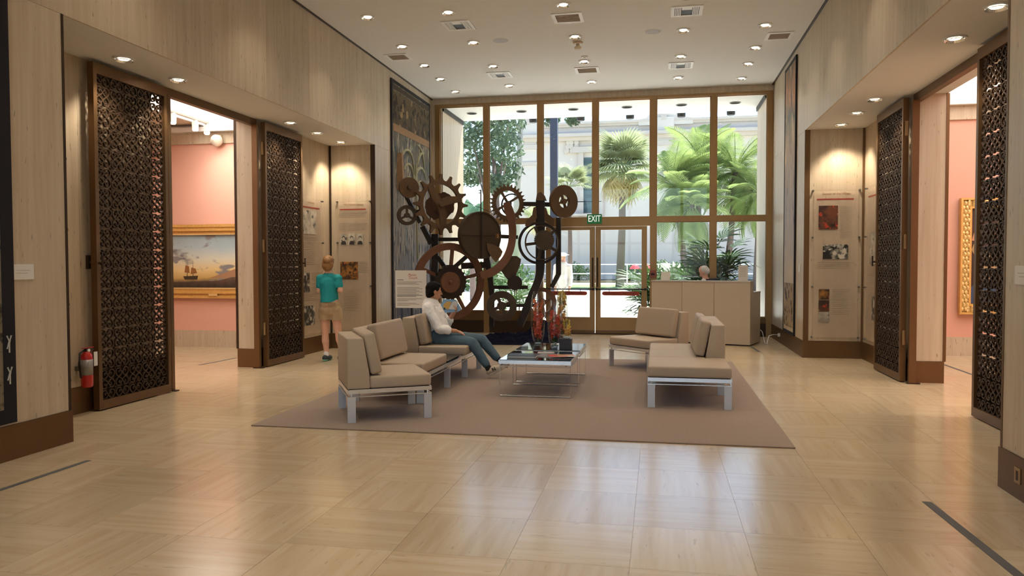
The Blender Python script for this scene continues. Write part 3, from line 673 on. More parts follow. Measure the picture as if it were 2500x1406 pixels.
# broad banana-like leaves left
t = thing('banana_plant', 'broad leaved plant behind the toothed gear ring', 'plant', TP(1155, 690, 30).to_tuple()[:2] + (0,))
for k, (u, v, u2, v2) in enumerate([(1150, 560, 1135, 470), (1155, 560, 1165, 480), (1150, 570, 1120, 510), (1160, 570, 1190, 500), (1150, 580, 1140, 520), (1165, 570, 1180, 470)]):
    a, b = TP(u, v, 30), TP(u2, v2, 30); d = (b - a); s = d.length; side_ = Vector((d.z, 0, -d.x)).normalized()*.32
    vs = []; fs = []
    for i in range(7):
        q = i/6; p = a + d*q + Vector((0, .3*q, -.25*q*q)); w2 = math.sin(PI*min(.97, .08 + q*.92))*1.0
        vs += [p - side_*w2, p + Vector((0, -.05, 0)), p + side_*w2]
    for i in range(6): fs += [(3*i, 3*i + 1, 3*i + 4, 3*i + 3), (3*i + 1, 3*i + 2, 3*i + 5, 3*i + 4)]
    build(MB().add(vs, fs), 'leaf', leaf_mat('leaf_banana', (84, 120, 96), (128, 160, 120)) if 'leaf_banana' not in MATS else MATS['leaf_banana'], t, smooth=True)
build(MB().tube([(TP(1155, 690, 30).x, 30, 0), TP(1152, 565, 30)], [.14, .09], 8), 'stalk', BARK, t)
# white railings across the plaza
rl = thing('plaza_railing', 'long white two bar railing across the plaza', 'railing', (0, 55, 0))
for k, z in enumerate((1.42, .75)): build(MB().tube([(-30, 55, z), (30, 55, z)], .04, 6), 'rail', WHITE, rl)
for k in range(-9, 13): ubox('post', WHITE, rl, k*2.2 - .04, k*2.2 + .04, 54.96, 55.04, 0, 1.45)
for k, (u, n) in enumerate(((1550, 'left'), (1578, 'right'))):
    c = TP(u, 664, 53); t = thing('red_parasol', 'small red parasol beyond the railing, %s one of the pair' % n, 'parasol', (c.x, 53, 0))
    build(MB().lathe([(.38, 1.1), (.22, 1.32), (.0, 1.45)], 8, (c.x, 53, 0)), 'canopy', mat('parasol_red', (206, 70, 84), .7), t)
    build(MB().tube([(c.x, 53, 0), (c.x, 53, 1.5)], .03, 6), 'pole', WHITE, t)
# signboard in the bed
c = TP(1624, 667, 22); t = thing('plaza_notice', 'white tilted notice board outside behind the desk', 'sign', (c.x, 22, 0))
build(MB().box(c.x - .13, c.x + .13, 21.97, 22.0, 1.26, 1.5), 'board', WHITE, t); build(MB().tube([(c.x, 22, 0), (c.x, 22, 1.3)], .02, 6), 'post', WHITE, t)
# lady palms just outside the glass
def rhapis_leaf(nb=8, L_=.42):
    mb = MB()
    for k in range(nb):
        a = -1.25 + 2.5*k/(nb - 1); d = Vector((math.cos(a), math.sin(a), 0)); n_ = Vector((-d.y, d.x, 0)); l = L_*(.85 + .15*math.cos(a))
        pts = [d*.03, d*l*.45 + Vector((0, 0, .02)), d*l*.8 + Vector((0, 0, -.03*l)), d*l + Vector((0, 0, -.12*l))]; ws = (.006, .022, .018, .003); vs = []
        for p_, w2 in zip(pts, ws): vs += [p_ - n_*w2, p_ + n_*w2]
        mb.add(vs, [(0, 1, 3, 2), (2, 3, 5, 4), (4, 5, 7, 6)])
    mb.tube([(-.22, 0, -.05), (.03, 0, 0)], .005, 4)
    return mb.mesh('lady_palm_leaf')
RH = rhapis_leaf(); RH.materials.append(LEAF_R)
def rhapis(x, y, h, n, label, seed, spread=.35):
    r = random.Random(seed); t = thing('lady_palm', label, 'palm', (x, y, 0))
    st = []
    for k in range(max(3, n//7)):
        sx, sy = x + r.uniform(-spread, spread), y + r.uniform(-.25, .25); hh = h*r.uniform(.65, 1.0); st.append((sx, sy, hh))
        build(MB().tube([(sx, sy, -.01), (sx + r.uniform(-.08, .08), sy, hh)], .014, 6), 'stem', BARK, t)
    for k in range(n):
        sx, sy, hh = st[k % len(st)]; z = hh*r.uniform(.45, 1.0); az = r.uniform(0, 2*PI); el = r.uniform(-.2, .9)
        d = Vector((math.cos(az)*math.cos(el), math.sin(az)*math.cos(el), math.sin(el))); Zv = (Vector((0, 0, 1)) - d*d.z).normalized(); Yv = Zv.cross(d); c = Vector((sx, sy, z)) + d*.24; s = r.uniform(1.0, 1.5)
        o = link('leaf', RH, None, t); o.matrix_basis = Matrix(((d.x*s, Yv.x*s, Zv.x*s, c.x), (d.y*s, Yv.y*s, Zv.y*s, c.y), (d.z*s, Yv.z*s, Zv.z*s, c.z), (0, 0, 0, 1)))
rhapis(1.22, 16.98, 2.0, 70, 'tall dark lady palm outside the far right pane', 11, .22)
rhapis(.4, 17.7, 1.3, 50, 'low green palm outside behind the desk clerk', 12, .5)
rhapis(-.2, 17.45, 1.1, 14, 'spiky low palm outside the right edge of the glass door', 13, .22)
rhapis(-3.1, 17.6, 1.0, 16, 'low palm outside behind the lower gears', 14, .4)

# ================================================================== RUG, TAPE
o = build(MB().box(rx0, rx1, ry0, ry1, .0005, .012), 'area_rug', RUG, bevel=.004)
tag(o, 'large plain brown grey rug under the sofas and glass tables', 'rug')
def tape(u0, v0, u1, v1, lab, w=.045):
    a, b = PF(u0, v0), PF(u1, v1); d = (b - a).normalized(); n = Vector((-d.y, d.x, 0))*w/2
    a.z = b.z = .0008
    o = build(MB().prism([((a + n).x, (a + n).y), ((b + n).x, (b + n).y), ((b - n).x, (b - n).y), ((a - n).x, (a - n).y)], .0005, .002), 'floor_tape', TAPE); tag(o, lab, 'tape')
tape(-160, 1250, 217, 1124, 'grey tape strip on the floor by the near left pier')
tape(2262, 1225, 2560, 1463, 'grey tape strip on the floor by the near right pier', .055)
tape(487, 891, 575, 874, 'grey tape strip on the left gallery floor')
tape(2302, 889, 2395, 922, 'grey tape strip on the right gallery floor')
tape(1835, 847, 1853, 859, 'short dark tape strip beside the desk end')

# ================================================================== SOFAS
def rbox(x0, x1, y0, y1, z0, z1, r=.02, seg=3):
    bm = bmesh.new(); me = MB().box(x0, x1, y0, y1, z0, z1).mesh('cushion'); bm.from_mesh(me)
    bmesh.ops.recalc_face_normals(bm, faces=bm.faces)
    bmesh.ops.bevel(bm, geom=bm.edges, offset=r, segments=seg, profile=.5, affect='EDGES'); bm.to_mesh(me); bm.free(); return me
def rprism(poly, d0, d1, fr, r=.02, seg=3):
    me = MB().prism(poly, d0, d1, fr).mesh('cushion'); bm = bmesh.new(); bm.from_mesh(me); bmesh.ops.recalc_face_normals(bm, faces=bm.faces)
    bmesh.ops.bevel(bm, geom=bm.edges, offset=r, segments=seg, profile=.5, affect='EDGES'); bm.to_mesh(me); bm.free(); return me
def put(me, name, m, t, M, smooth=True):
    me.transform(M); o = link(name, me, m, t, smooth=smooth)
    return o
ZS0, ZS1, ZB = .325, .44, .805
def seat_unit(t, M, w, d=.8, back=True, cushion=True, arm=None, legs=True, sw0=None):
    """local x: 0 (back) .. d (front); y: 0..w"""
    bt = .15
    x0 = .21 if back else 0
    put(rbox(x0, d, .004, w - .004, ZS0, ZS1, .022), 'seat', TAUPE, t, M)
    if back:
        fr = lambda x, z, y: (x, y, z)
        put(rprism([(0, ZS0), (.215, ZS0), (.205, .47), (.15, ZB), (0, ZB)], .0, w, fr, .014), 'backrest', TAUPE, t, M)
    if cushion:
        A = Matrix.Translation((.225, 0, .445)) @ Matrix.Rotation(-.20, 4, 'Y')
        put(rbox(0, .115, .03, w - .03, 0, .40, .032, 4), 'back_cushion', TAUPE, t, M @ A)
def frame(t, M, w, d=.8, legs=((0, 0), (0, 1), (1, 0), (1, 1)), n_mid=0):
    rail = MB().ring([(0, 0), (d, 0), (d, w), (0, w)], [(.03, .03), (d - .03, .03), (d - .03, w - .03), (.03, w - .03)], .283, .322)
    me = rail.mesh('rail'); fix_normals(me); put(me, 'rail', CHROME, t, M, False)
    me = MB().box(.02, d - .02, .02, w - .02, .285, .32).mesh('pan'); put(me, 'underside', BLACKM, t, M, False)
    me = MB().ring([(.0, .0), (d, 0), (d, w), (0, w)], [(.012, .012), (d - .012, .012), (d - .012, w - .012), (.012, w - .012)], .25, .258).mesh('lower'); fix_normals(me)
    put(me, 'lower_rail', CHROME, t, M, False)
    lw = .075
    for (a, b) in legs:
        x = 0 if a == 0 else d - lw; y = b*(w - .022)
        put(MB().box(x, x + lw, y, y + .022, .0125, .25).mesh('leg'), 'leg', ALU, t, M, False)
        xx = x + lw*.5; put(MB().tube([(xx, y + .011, .25), (xx, y + .011, .285)], .008, 8).mesh('spacer'), 'spacer', CHROME, t, M, False)
def RM(x, y, a): return Matrix.Translation((x, y, 0)) @ Matrix.Rotation(a, 4, 'Z')
# left sofa: an angled end unit, a straight bench with a table inset, and the seat the man uses
t = thing('modular_sofa', 'long taupe modular sofa on chrome legs where the man sits, left of the tables', 'sofa', (-2.85, 8.6, 0))
a30 = math.radians(30)
Mn = RM(-2.84, 6.63, a30)       # local x towards front right, y away
frame(t, Mn, .79, .8); seat_unit(t, Mn, .79, .8)
Mb = RM(-3.25, 7.72, 0)
frame(t, Mb, 2.72, .8, legs=((0, 0), (1, 0), (1, .39), (1, .7), (1, 1), (0, 1), (0, .5)))
seat_unit(t, Mb, .93, .8)
seat_unit(t, RM(-3.25, 9.36, 0), .86, .84)
put(MB().box(.02, .8, .95, 1.62, .322, .345).mesh('inset_table'), 'inset_table', DKGLASS, t, Mb, False)
# wedge filling the angle between the end unit and the bench
w0 = Mn @ Vector((.2, .79, 0)); w1 = Mn @ Vector((0, .79, 0)); w2 = Mb @ Vector((0, 0, 0)); w3 = Mb @ Vector((.2, 0, 0))
# right sofa
t = thing('modular_sofa', 'taupe modular sofa with an open ottoman end, right of the tables by the desk', 'sofa', (.3, 9.2, 0))
Mr = RM(.735, 10.26, PI)        # local x: back at x=.735 towards -x ; y runs towards camera
frame(t, Mr, 2.33, .84, legs=((0, 1), (1, 1), (0, .62), (0, 0), (1, .45)))
put(rbox(0, .84, 1.52, 2.326, ZS0, ZS1, .022), 'seat', TAUPE, t, Mr)
seat_unit(t, Mr, .76, .84); seat_unit(t, RM(.735, 9.5, PI), .76, .84)
Mf = RM(.45, 10.98, math.radians(225))
frame(t, RM(.43, 11.1 - .02, math.radians(225)) @ Matrix.Translation((0, -.8, 0)), .8, .8)
seat_unit(t, RM(.43, 11.08, math.radians(225)) @ Matrix.Translation((0, -.8, 0)), .8, .8)

# ================================================================== COFFEE TABLES
def ctable(y0, y1, lab):
    x0, x1 = -1.755, -.94
    t = thing('coffee_table', lab, 'table', ((x0 + x1)/2, (y0 + y1)/2, 0))
    build(MB().box(x0 + .006, x1 - .006, y0 + .006, y1 - .006, .40, .426), 'glass_top', DKGLASS, t)
    build(MB().ring([(x0, y0), (x1, y0), (x1, y1), (x0, y1)], [(x0 + .012, y0 + .012), (x1 - .012, y0 + .012), (x1 - .012, y1 - .012), (x0 + .012, y1 - .012)], .378, .42), 'rim', CHROME, t)
    r = .008
    for y in (y0 + .02, y1 - .06):
        build(MB().tube([(x0 + .01, y, .352), (x0 + .01, y, .0205), (x1 - .01, y, .0205), (x1 - .01, y, .352), (x0 + .01, y, .352)], r, 8), 'leg_frame', CHROME, t)
    for x in (x0 + .01, x1 - .01): build(MB().tube([(x, y0 + .02, .352), (x, y1 - .06, .352)], r, 8), 'side_rail', CHROME, t)
    for x in (x0 + .06, x1 - .06):
        for y in (y0 + .03, y1 - .07): build(MB().tube([(x, y, .352), (x, y, .38)], .007, 8), 'spacer', CHROME, t)
ctable(8.30, 9.17, 'smoked glass coffee table with books on it, nearer the camera')
ctable(9.31, 10.13, 'smoked glass coffee table holding the glass vases')
TT = .4265
def book(c, w, d, h, rz, m, lab, page=PAPER, name='book', z=TT):
    t = thing(name, lab, name, (c[0], c[1], z), rz)
    if h > .012:
        link('cover', MB().box(-w/2, w/2, -d/2, d/2, 0, .003).box(-w/2, w/2, -d/2, d/2, h - .003, h).box(-w/2, -w/2 + .004, -d/2, d/2, 0, h).mesh('cover'), m, t, local=True)
        link('pages', MB().box(-w/2 + .006, w/2 - .006, -d/2 + .004, d/2 - .004, .003, h - .003).mesh('pages'), page, t, local=True)
    else:
        link('pages', MB().box(-w/2, w/2, -d/2, d/2, 0, h*.8).mesh('pages'), page, t, local=True)
        link('cover', MB().box(-w/2, w/2, -d/2, d/2, h*.8, h).mesh('cover'), m, t, local=True)
    return t
book((-1.52, 8.56), .33, .25, .03, .03, mat('book_black', (24, 22, 22), .35), 'thick black hardcover book on the near table')
b = book((-1.26, 8.72), .24, .30, .006, -.2, mat('mag_grey', (120, 116, 112), .4), 'grey magazine lying beside the black book', name='magazine')
b = book((-1.32, 9.0), .2, .13, .005, .1, mat('mag_pale', (176, 170, 162), .4), 'pale grey folded brochure behind the magazine', name='brochure')
b = book((-1.09, 8.66), .30, .20, .008, .32, mat('mag_red', (196, 62, 34), .4, noise=(9, .5, (1, 1, 1))), 'orange red brochure on the near table', name='brochure', z=TT + .0065)
link('picture', MB().box(-.05, .13, -.06, .08, .008, .0086).mesh('picture'), mat('mag_pic', (186, 150, 116), .4, noise=(20, .5, (1, 1, 1))), b, local=True)
link('white_band', MB().box(.06, .15, -.1, -.06, .008, .0086).mesh('white_band'), PAPER, b, local=True)
b = book((-2.9, 8.92), .2, .15, .004, .2, PAPER, 'small white leaflet on the sofa inset table', name='leaflet', z=.3455)

# ---- vases and orchids
def vase(x, y, z, h, r, lab, shape):
    t = thing('glass_vase', lab, 'vase', (x, y, z))
    if shape == 'torpedo': prof = [(.45, 0), (.62, .06), (.85, .2), (.98, .4), (1.0, .55), (.93, .75), (.80, .9), (.66, 1.0)]
    else: prof = [(.82, 0), (.88, .1), (.94, .5), (1.0, 1.0)]
    P = [(r*a, h*b) for a, b in prof]; me = MB(); n = 28
    inner = [(a*.93, max(b, .012)) for a, b in P]
    me.lathe(P[:1] + P, n); me2 = MB()
    vs = []; fs = []
    for (a, b) in P + inner[::-1]:
        for k in range(n): vs.append((a*math.cos(2*PI*k/n), a*math.sin(2*PI*k/n), b))
    m_ = 2*len(P)
    for i in range(m_ - 1):
        for k in range(n): fs.append((i*n + k, i*n + (k + 1) % n, (i + 1)*n + (k + 1) % n, (i + 1)*n + k))
    me2.add(vs, fs); me2.add([(a, b, 0) for a, b in circ(P[0][0], n)], [tuple(range(n))[::-1]]); 
    link('bowl', me2.mesh('bowl'), VASEG, t, local=True, smooth=True)
    link('foot', MB().lathe([(P[0][0]*.9, .002), (P[0][0]*1.0, .012), (P[0][0]*.6, .022)], n).mesh('foot'), mat('foot_glass', (190, 200, 205), .08, 0, .8), t, local=True, smooth=True)
    return P
def orchid(x, y, z, h, P, cols, lab, seed, nb):
    r = random.Random(seed); t = thing('orchid_spray', lab, 'flower', (x, y, z + .03))
    SG = mat('stem_green', (84, 92, 52), .6); stems = []
    for k in range(3):
        a = 2*PI*k/3 + r.random(); q = [(.25*P[0][0]*math.cos(a), .25*P[0][0]*math.sin(a), 0), (.4*P[3][0]*math.cos(a), .4*P[3][0]*math.sin(a), h*.5), (.3*P[3][0]*math.cos(a + .5), .3*P[3][0]*math.sin(a + .5), h)]
        link('stem', MB().tube(q, .004, 6).mesh('stem'), SG, t, local=True)
    for c_ in cols:
        nm = 'petal_%d_%d_%d' % c_; mat(nm, c_, .5, noise=(40, .25, (1, 1, 1)))
        if nm not in PETAL:
            mb = MB()
            for k in range(5):
                a = 2*PI*k/5; d = Vector((math.cos(a), math.sin(a), 0)); n_ = Vector((-d.y, d.x, 0)); w = .016 if k % 2 else .012
                mb.add([d*.003, d*.016 + n_*w*.8 + Vector((0, 0, .006)), d*.034 + Vector((0, 0, .002)), d*.016 - n_*w*.8 + Vector((0, 0, .006))], [(0, 1, 2, 3)])
            mb.lathe([(0, -.004), (.006, .004), (.004, .014), (0, .016)], 6, (0, 0, 0))
            PETAL[nm] = mb.mesh('blossom'); PETAL[nm].materials.append(MATS[nm])
    for k in range(nb):
        z_ = h*(.10 + .9*(k + .5)/nb); a = r.uniform(0, 2*PI)
        rr = np.interp(z_ + .03, [b for _, b in P], [a_ for a_, _ in P])*.68
        rho = rr*r.uniform(.55, .95); c_ = cols[min(len(cols) - 1, int(len(cols)*(k + r.uniform(-6, 6))/nb))] if k + 6 < nb else cols[-1]
        o = link('blossom', PETAL['petal_%d_%d_%d' % c_], None, t, local=True)
        o.location = (rho*math.cos(a), rho*math.sin(a), z_); o.rotation_euler = Vector((math.cos(a), math.sin(a), r.uniform(-.3, .6))).to_track_quat('Z', 'Y').to_euler(); s = r.uniform(1.05, 1.5); o.scale = (s, s, s)
    return t
PETAL = {}
OR1, OR2, RD, YL, YO = (236, 130, 64), (224, 90, 56), (206, 62, 48), (244, 204, 84), (236, 168, 66)
P1 = vase(-1.575, 10.0, TT, .70, .098, 'tall torpedo glass vase full of orange red orchids, leftmost on the table', 'torpedo'); orchid(-1.575, 10.0, TT, .55, P1, [OR2, OR2, OR1], 'orange red orchid spray inside the leftmost tall vase', 1, 60)
P2 = vase(-1.28, 9.47, TT, .62, .088, 'torpedo glass vase with red orchids and white pebbles beside the dark cube', 'torpedo'); orchid(-1.28, 9.47, TT + .08, .36, P2, [RD, RD, OR2], 'deep red orchid spray in the middle vase', 2, 44)
P3 = vase(-1.25, 9.98, TT, .76, .075, 'tall slim glass vase with yellow orchids at the back', 'torpedo'); orchid(-1.25, 9.98, TT + .1, .56, P3, [OR2, YO, YL], 'yellow orchid spray in the slim back vase', 3, 46)
t = thing('dark_cube_stand', 'dark brown cube stand under the small glass tumbler', 'stand', (-1.13, 9.40, TT))
BW = mat('dark_brown_wood', (46, 32, 28), .35)
build(MB().box(-1.205, -1.055, 9.335, 9.475, TT, TT + .132), 'block', BW, t, bevel=.003); build(MB().box(-1.207, -1.053, 9.333, 9.477, TT + .132, TT + .138), 'top_plate', BW, t)
P4 = vase(-1.12, 9.41, TT + .1385, .31, .062, 'small glass tumbler with a yellow orchid on the dark cube', 'tumbler'); orchid(-1.12, 9.41, TT + .14, .2, P4, [YO, YL], 'short yellow orchid inside the tumbler', 4, 14)
t = thing('pebble_cluster', 'white pebbles and moss at the foot of the middle vase', 'pebbles', (-1.28, 9.47, TT + .03))
rr_ = random.Random(3); PEB = mat('pebble_white', (220, 214, 204), .5)
for k in range(14):
    a = rr_.uniform(0, 2*PI); q = .038*rr_.random()**.5
    link('pebble', MB().lathe([(0, -.011), (.012, -.007), (.015, 0), (.011, .008), (0, .011)], 9, (q*math.cos(a), q*math.sin(a), .012 + .016*(k//6))).mesh('pebble'), PEB, t, local=True, smooth=True)
tag(link('moss', leafcloud([(0, 0, .075, .035)], 160, .014, 9), LEAF_S, t, local=True), kind='stuff')

# ================================================================== RECEPTION DESK
DM = Matrix.Translation((1.62, 14.2, 0)) @ Matrix.Rotation(math.radians(-20), 4, 'Z')   # local x runs left along the front, y to the back
DL = 1.86
t = thing('reception_desk', 'cream panelled reception desk in front of the right windows', 'desk', DM @ Vector((-DL/2, .4, 0)), math.radians(-20))
DTOP = mat('desk_top', (196, 186, 176), .4)
def dbox(n, m, *r, par=None, bevel=0.): 
    me = MB().box(*r).mesh(n); me.transform(DM); return link(n, me, m, par or t, bevel=bevel)
dbox('body', DESK, -DL, -.004, .022, .24, .05, 1.145); dbox('plinth', BLACKM, -DL + .03, -.03, .03, .74, .001, .05)
for a, b in ((-DL, -1.263), (-1.257, -.657), (-.651, 0)): dbox('front_panel', DESK, a, b, 0, .022, .05, 1.145)
dbox('skirting', DESK, -DL, 0, -.004, 0, .02, .14)
dbox('top_ledge', DTOP, -DL - .01, .005, -.008, .26, 1.147, 1.172)
dbox('side_panel', DESK, -.024, 0, .24, .78, .02, .96); dbox('side_panel', DESK, -DL, -DL + .024, .24, .78, .02, .96); dbox('side_return', DESK, -.024, 0, .022, .24, .02, 1.145)
dbox('work_surface', DTOP, -DL, .005, .242, .79, .94, .968)
ZT = 1.1725
t = thing('leaflet_stand', 'white upright leaflet stand on the right end of the desk', 'stand', DM @ Vector((-.15, .12, ZT)))
lx = -.155
dbox('sheet', PAPER, lx - .085, lx + .085, .10, .108, ZT + .001, ZT + .28); dbox('holder', ACRYL, lx - .09, lx + .09, .11, .116, ZT + .001, ZT + .29); dbox('foot', ACRYL, lx - .09, lx + .09, .07, .16, ZT, ZT + .005)
for k in range(6): dbox('text_line', INK, lx - .06, lx + .05, .0985, .0999, ZT + .23 - .03*k, ZT + .234 - .03*k)
lx = -1.63
t = thing('desk_notice', 'small white notice sheet standing on the left end of the desk', 'notice', DM @ Vector((lx, .12, ZT)))
me = MB().box(-.09, .09, -.002, .002, 0, .16).mesh('sheet'); me.transform(DM @ Matrix.Translation((lx, .12, ZT + .0005)) @ Matrix.Rotation(-.2, 4, 'X')); link('sheet', me, PAPER, t)
dbox('foot', ACRYL, lx - .05, lx + .05, .125, .2, ZT, ZT + .005)
t = thing('red_door_alarm', 'small reddish alarm box on the mullion left of the desk', 'alarm', (-.115, 16.02, 1.27))
build(MB().box(-.175, -.05, 15.99, 16.055, 1.2, 1.36), 'case', mat('alarm_red', (150, 84, 72), .5), t, bevel=.01); build(MB().box(-.15, -.08, 15.984, 15.992, 1.25, 1.29), 'switch', BLACKM, t)
# white cable by the wall
a = PF(1858, 822); pts = [PY(1854, 818, 14.95), PY(1860, 820, 14.9), PF(1866, 845), PY(1876, 822, 14.9), PF(1890, 838, .14), PF(1906, 824, .14)]
pts = [Vector((1.89, 14.9, .24)), Vector((1.92, 14.86, .2)), Vector((1.93, 14.6, .02)), Vector((1.96, 14.55, .012)), Vector((2.03, 14.8, .14)), Vector((2.12, 14.85, .16)), Vector((2.235, 14.9, .15))]
t = thing('white_cable', 'white power cable running from the desk to the right wall', 'cable', (1.8, 14.6, 0))
build(MB().tube(pts, .007, 6), 'cord', WHITE, t, smooth=True); build(MB().box(2.2, 2.241, 14.87, 14.93, .12, .18), 'plug', WHITE, t, bevel=.006)

# ================================================================== GRILLE GATES
def bar_path(mb, pts, w, d, cap=True):
    """flat bar swept along pts (x,z) in a plane; w across, d deep (y)"""
    n = len(pts); vs = []; fs = []
    for i in range(n):
        a = Vector(pts[max(0, i - 1)]); b = Vector(pts[min(n - 1, i + 1)]); t = (b - a).normalized(); nn = Vector((-t.y, t.x))*w/2; p = Vector(pts[i])
        for (q, y) in ((p + nn, -d/2), (p - nn, -d/2), (p - nn, d/2), (p + nn, d/2)): vs.append((q.x, y, q.y))
    for i in range(n - 1):
        for k in range(4): fs.append((i*4 + k, i*4 + (k + 1) % 4, (i + 1)*4 + (k + 1) % 4, (i + 1)*4 + k))
    if cap: fs += [(3, 2, 1, 0), (4*n - 4, 4*n - 3, 4*n - 2, 4*n - 1)]
    mb.add(vs, fs)
def motif(w, h, bw=.0112, d=.024):
    mb = MB()
    outer = [(-.25, .5), (-.37, .41), (-.45, .29), (-.445, .17), (-.36, .075), (-.23, .055), (-.12, .10), (-.09, .17)]
    inner = [(-.25, .5), (-.12, .425), (-.03, .345), (-.035, .265), (-.10, .20), (-.19, .175), (-.245, .22), (-.215, .275), (-.16, .265)]
    for sx in (1, -1):
        for sz in (1, -1):
            for st in (outer, inner): bar_path(mb, [(sx*x*w, sz*z*h) for x, z in st], bw, d)
    for sx in (1, -1): bar_path(mb, [(sx*.5*w, -.06*h), (sx*.5*w, .06*h)], bw*.8, d)
    me = mb.mesh('scroll'); fix_normals(me); me.materials.append(GRILLE); return me
LW, LZ0, LZ1 = 1.17, .09, 3.42
NCX, NCZ = 5, 16
MOT = motif((LW - .10)/NCX, (LZ1 - LZ0)/NCZ)
def gate(x, y0, s, lab, hinge_end):
    """leaf standing in plane x, from y0 to y0+LW"""
    t = thing('grille_gate', lab, 'gate', (x, y0, .012), 0, 'folding bronze grille gates')
    Mz = Matrix.Translation((0, LW/2, 0)) @ Matrix.Rotation(PI/2, 4, 'Z')
    th = .034
    def p(n, y0_, y1_, z0, z1, m=BRONZE, e=0): return link(n, MB().box(-th - e, th + e, y0_, y1_, z0, z1).mesh(n), m, t, local=True)
    p('stile', 0, .05, 0, 3.53); p('stile', LW - .05, LW, 0, 3.53); p('top_rail', .05, LW - .05, LZ1, 3.53); p('bottom_rail', .05, LW - .05, 0, LZ0)
    w, h = (LW - .10)/NCX, (LZ1 - LZ0)/NCZ
    for i in range(NCX):
        for j in range(NCZ):
            o = link('scroll', MOT, None, t, local=True); o.rotation_euler = (0, 0, PI/2); o.location = (0, .05 + w*(i + .5), LZ0 + h*(j + .5))
    link('kick_plate', MB().box(-.004, .004, .05, LW - .05, LZ0, LZ0 + .34).mesh('kick_plate'), BRONZE_D, t, local=True).location = (-s*.02, 0, 0)
    yh = .0 if hinge_end == 0 else LW
    for z in (.55, 1.75, 3.15):
        link('hinge', MB().tube([(-.0, yh + (-.02 if hinge_end == 0 else .02), z - .09), (0, yh + (-.02 if hinge_end == 0 else .02), z + .09)], .018, 8).mesh('hinge'), BRONZE_B, t, local=True)
    yk = LW - .03 if hinge_end == 0 else .03
    hd = link('lock_handle', MB().tube([(s*.034, yk, 1.5), (s*.075, yk, 1.5)], .012, 8).mesh('lock_handle'), BRONZE_D, t, local=True)
    link('lever', MB().tube([(s*.075, yk, 1.44), (s*.075, yk, 1.58)], .011, 8).mesh('lever'), BRONZE_D, hd, local=True)
    return t
gate(-5.625, 6.775, 1, 'dark scrolled bronze grille gate beside the fire extinguisher, left nearest the camera', 1)
gate(-5.60, 10.13, 1, 'dark scrolled bronze grille gate beside the woman, left far leaf', 0)
gate(3.01, 10.245, -1, 'dark scrolled bronze grille gate next to the right information panels', 0)
gate(3.03, 8.07 - LW, -1, 'dark scrolled bronze grille gate half hidden by the near right pier', 1)
# slim hinge posts at the opening edges
for nm, x, y, lab in (('l', -5.665, 10.03, 'bronze hinge post at the far side of the left opening'), ('r', 3.085, 10.14, 'bronze hinge post at the far side of the right opening'), ('l2', -5.665, 8.035, 'bronze hinge post at the near side of the left opening')):
    t = thing('hinge_post', lab, 'post', (x, y, 0))
    build(MB().box(x - .04, x + .04, y - .03, y + .025, .012, 3.485), 'post', BRONZE, t); build(MB().box(x - .06, x + .09, y - .035, y + .03, .0005, .012), 'floor_plate', BRONZE_D, t)

# ================================================================== PICTURES AND HANGINGS
def painted(name, bands, axis='z', lo=0., hi=1., noise=(3, .5), blot=None, rough=.8):
    """banded colours by height with noise; bands = [(pos, rgb)]"""
    m = bpy.data.materials.new(name); m.use_nodes = True; nt = m.node_tree; N = nt.nodes; L = nt.links
    p = N['Principled BSDF']; p.inputs['Roughness'].default_value = rough
    g = N.new('ShaderNodeNewGeometry'); sp = N.new('ShaderNodeSeparateXYZ'); L.new(g.outputs['Position'], sp.inputs[0])
    nz = N.new('ShaderNodeTexNoise'); nz.inputs['Scale'].default_value = noise[0]; nz.inputs['Detail'].default_value = 4; L.new(g.outputs['Position'], nz.inputs[0])
    mr = N.new('ShaderNodeMapRange'); mr.inputs['From Min'].default_value = lo; mr.inputs['From Max'].default_value = hi; L.new(sp.outputs['XYZ'.index(axis.upper())], mr.inputs[0])
    a = N.new('ShaderNodeMath'); a.operation = 'MULTIPLY_ADD'; a.inputs[1].default_value = noise[1]; L.new(nz.outputs[0], a.inputs[0]); 
    sb = N.new('ShaderNodeMath'); sb.operation = 'SUBTRACT'; sb.inputs[1].default_value = noise[1]*.5; L.new(mr.outputs[0], sb.inputs[0]); L.new(sb.outputs[0], a.inputs[2])
    cr = N.new('ShaderNodeValToRGB'); e = cr.color_ramp.elements
    e[0].position = bands[0][0]; e[0].color = (*lin(bands[0][1]), 1); e[1].position = bands[-1][0]; e[1].color = (*lin(bands[-1][1]), 1)
    for pos, c in bands[1:-1]: q = e.new(pos); q.color = (*lin(c), 1)
    L.new(a.outputs[0], cr.inputs[0]); out = cr.outputs[0]
    for (sc, st, thr, col) in (blot or []):
        mp = N.new('ShaderNodeMapping'); mp.inputs['Scale'].default_value = st; L.new(g.outputs['Position'], mp.inputs[0])
        n2 = N.new('ShaderNodeTexNoise'); n2.inputs['Scale'].default_value = sc; n2.inputs['Detail'].default_value = 3; L.new(mp.outputs[0], n2.inputs[0])
        r2 = N.new('ShaderNodeValToRGB'); r2.color_ramp.elements[0].position = thr; r2.color_ramp.elements[1].position = thr + .06; L.new(n2.outputs[0], r2.inputs[0])
        mx = N.new('ShaderNodeMix'); mx.data_type = 'RGBA'; L.new(r2.outputs[0], mx.inputs['Factor']); L.new(out, mx.inputs['A']); mx.inputs['B'].default_value = (*lin(col), 1); out = mx.outputs['Result']
    L.new(out, p.inputs['Base Color']); MATS[name] = m; return m
GOLD = mat('gilt', (222, 180, 104), .38, .4, noise=(25, .25, (1, 1, 1)), bump=.35)
GOLD2 = mat('gilt_pale', (236, 206, 142), .36, .4, noise=(25, .2, (1, 1, 1)), bump=.2)
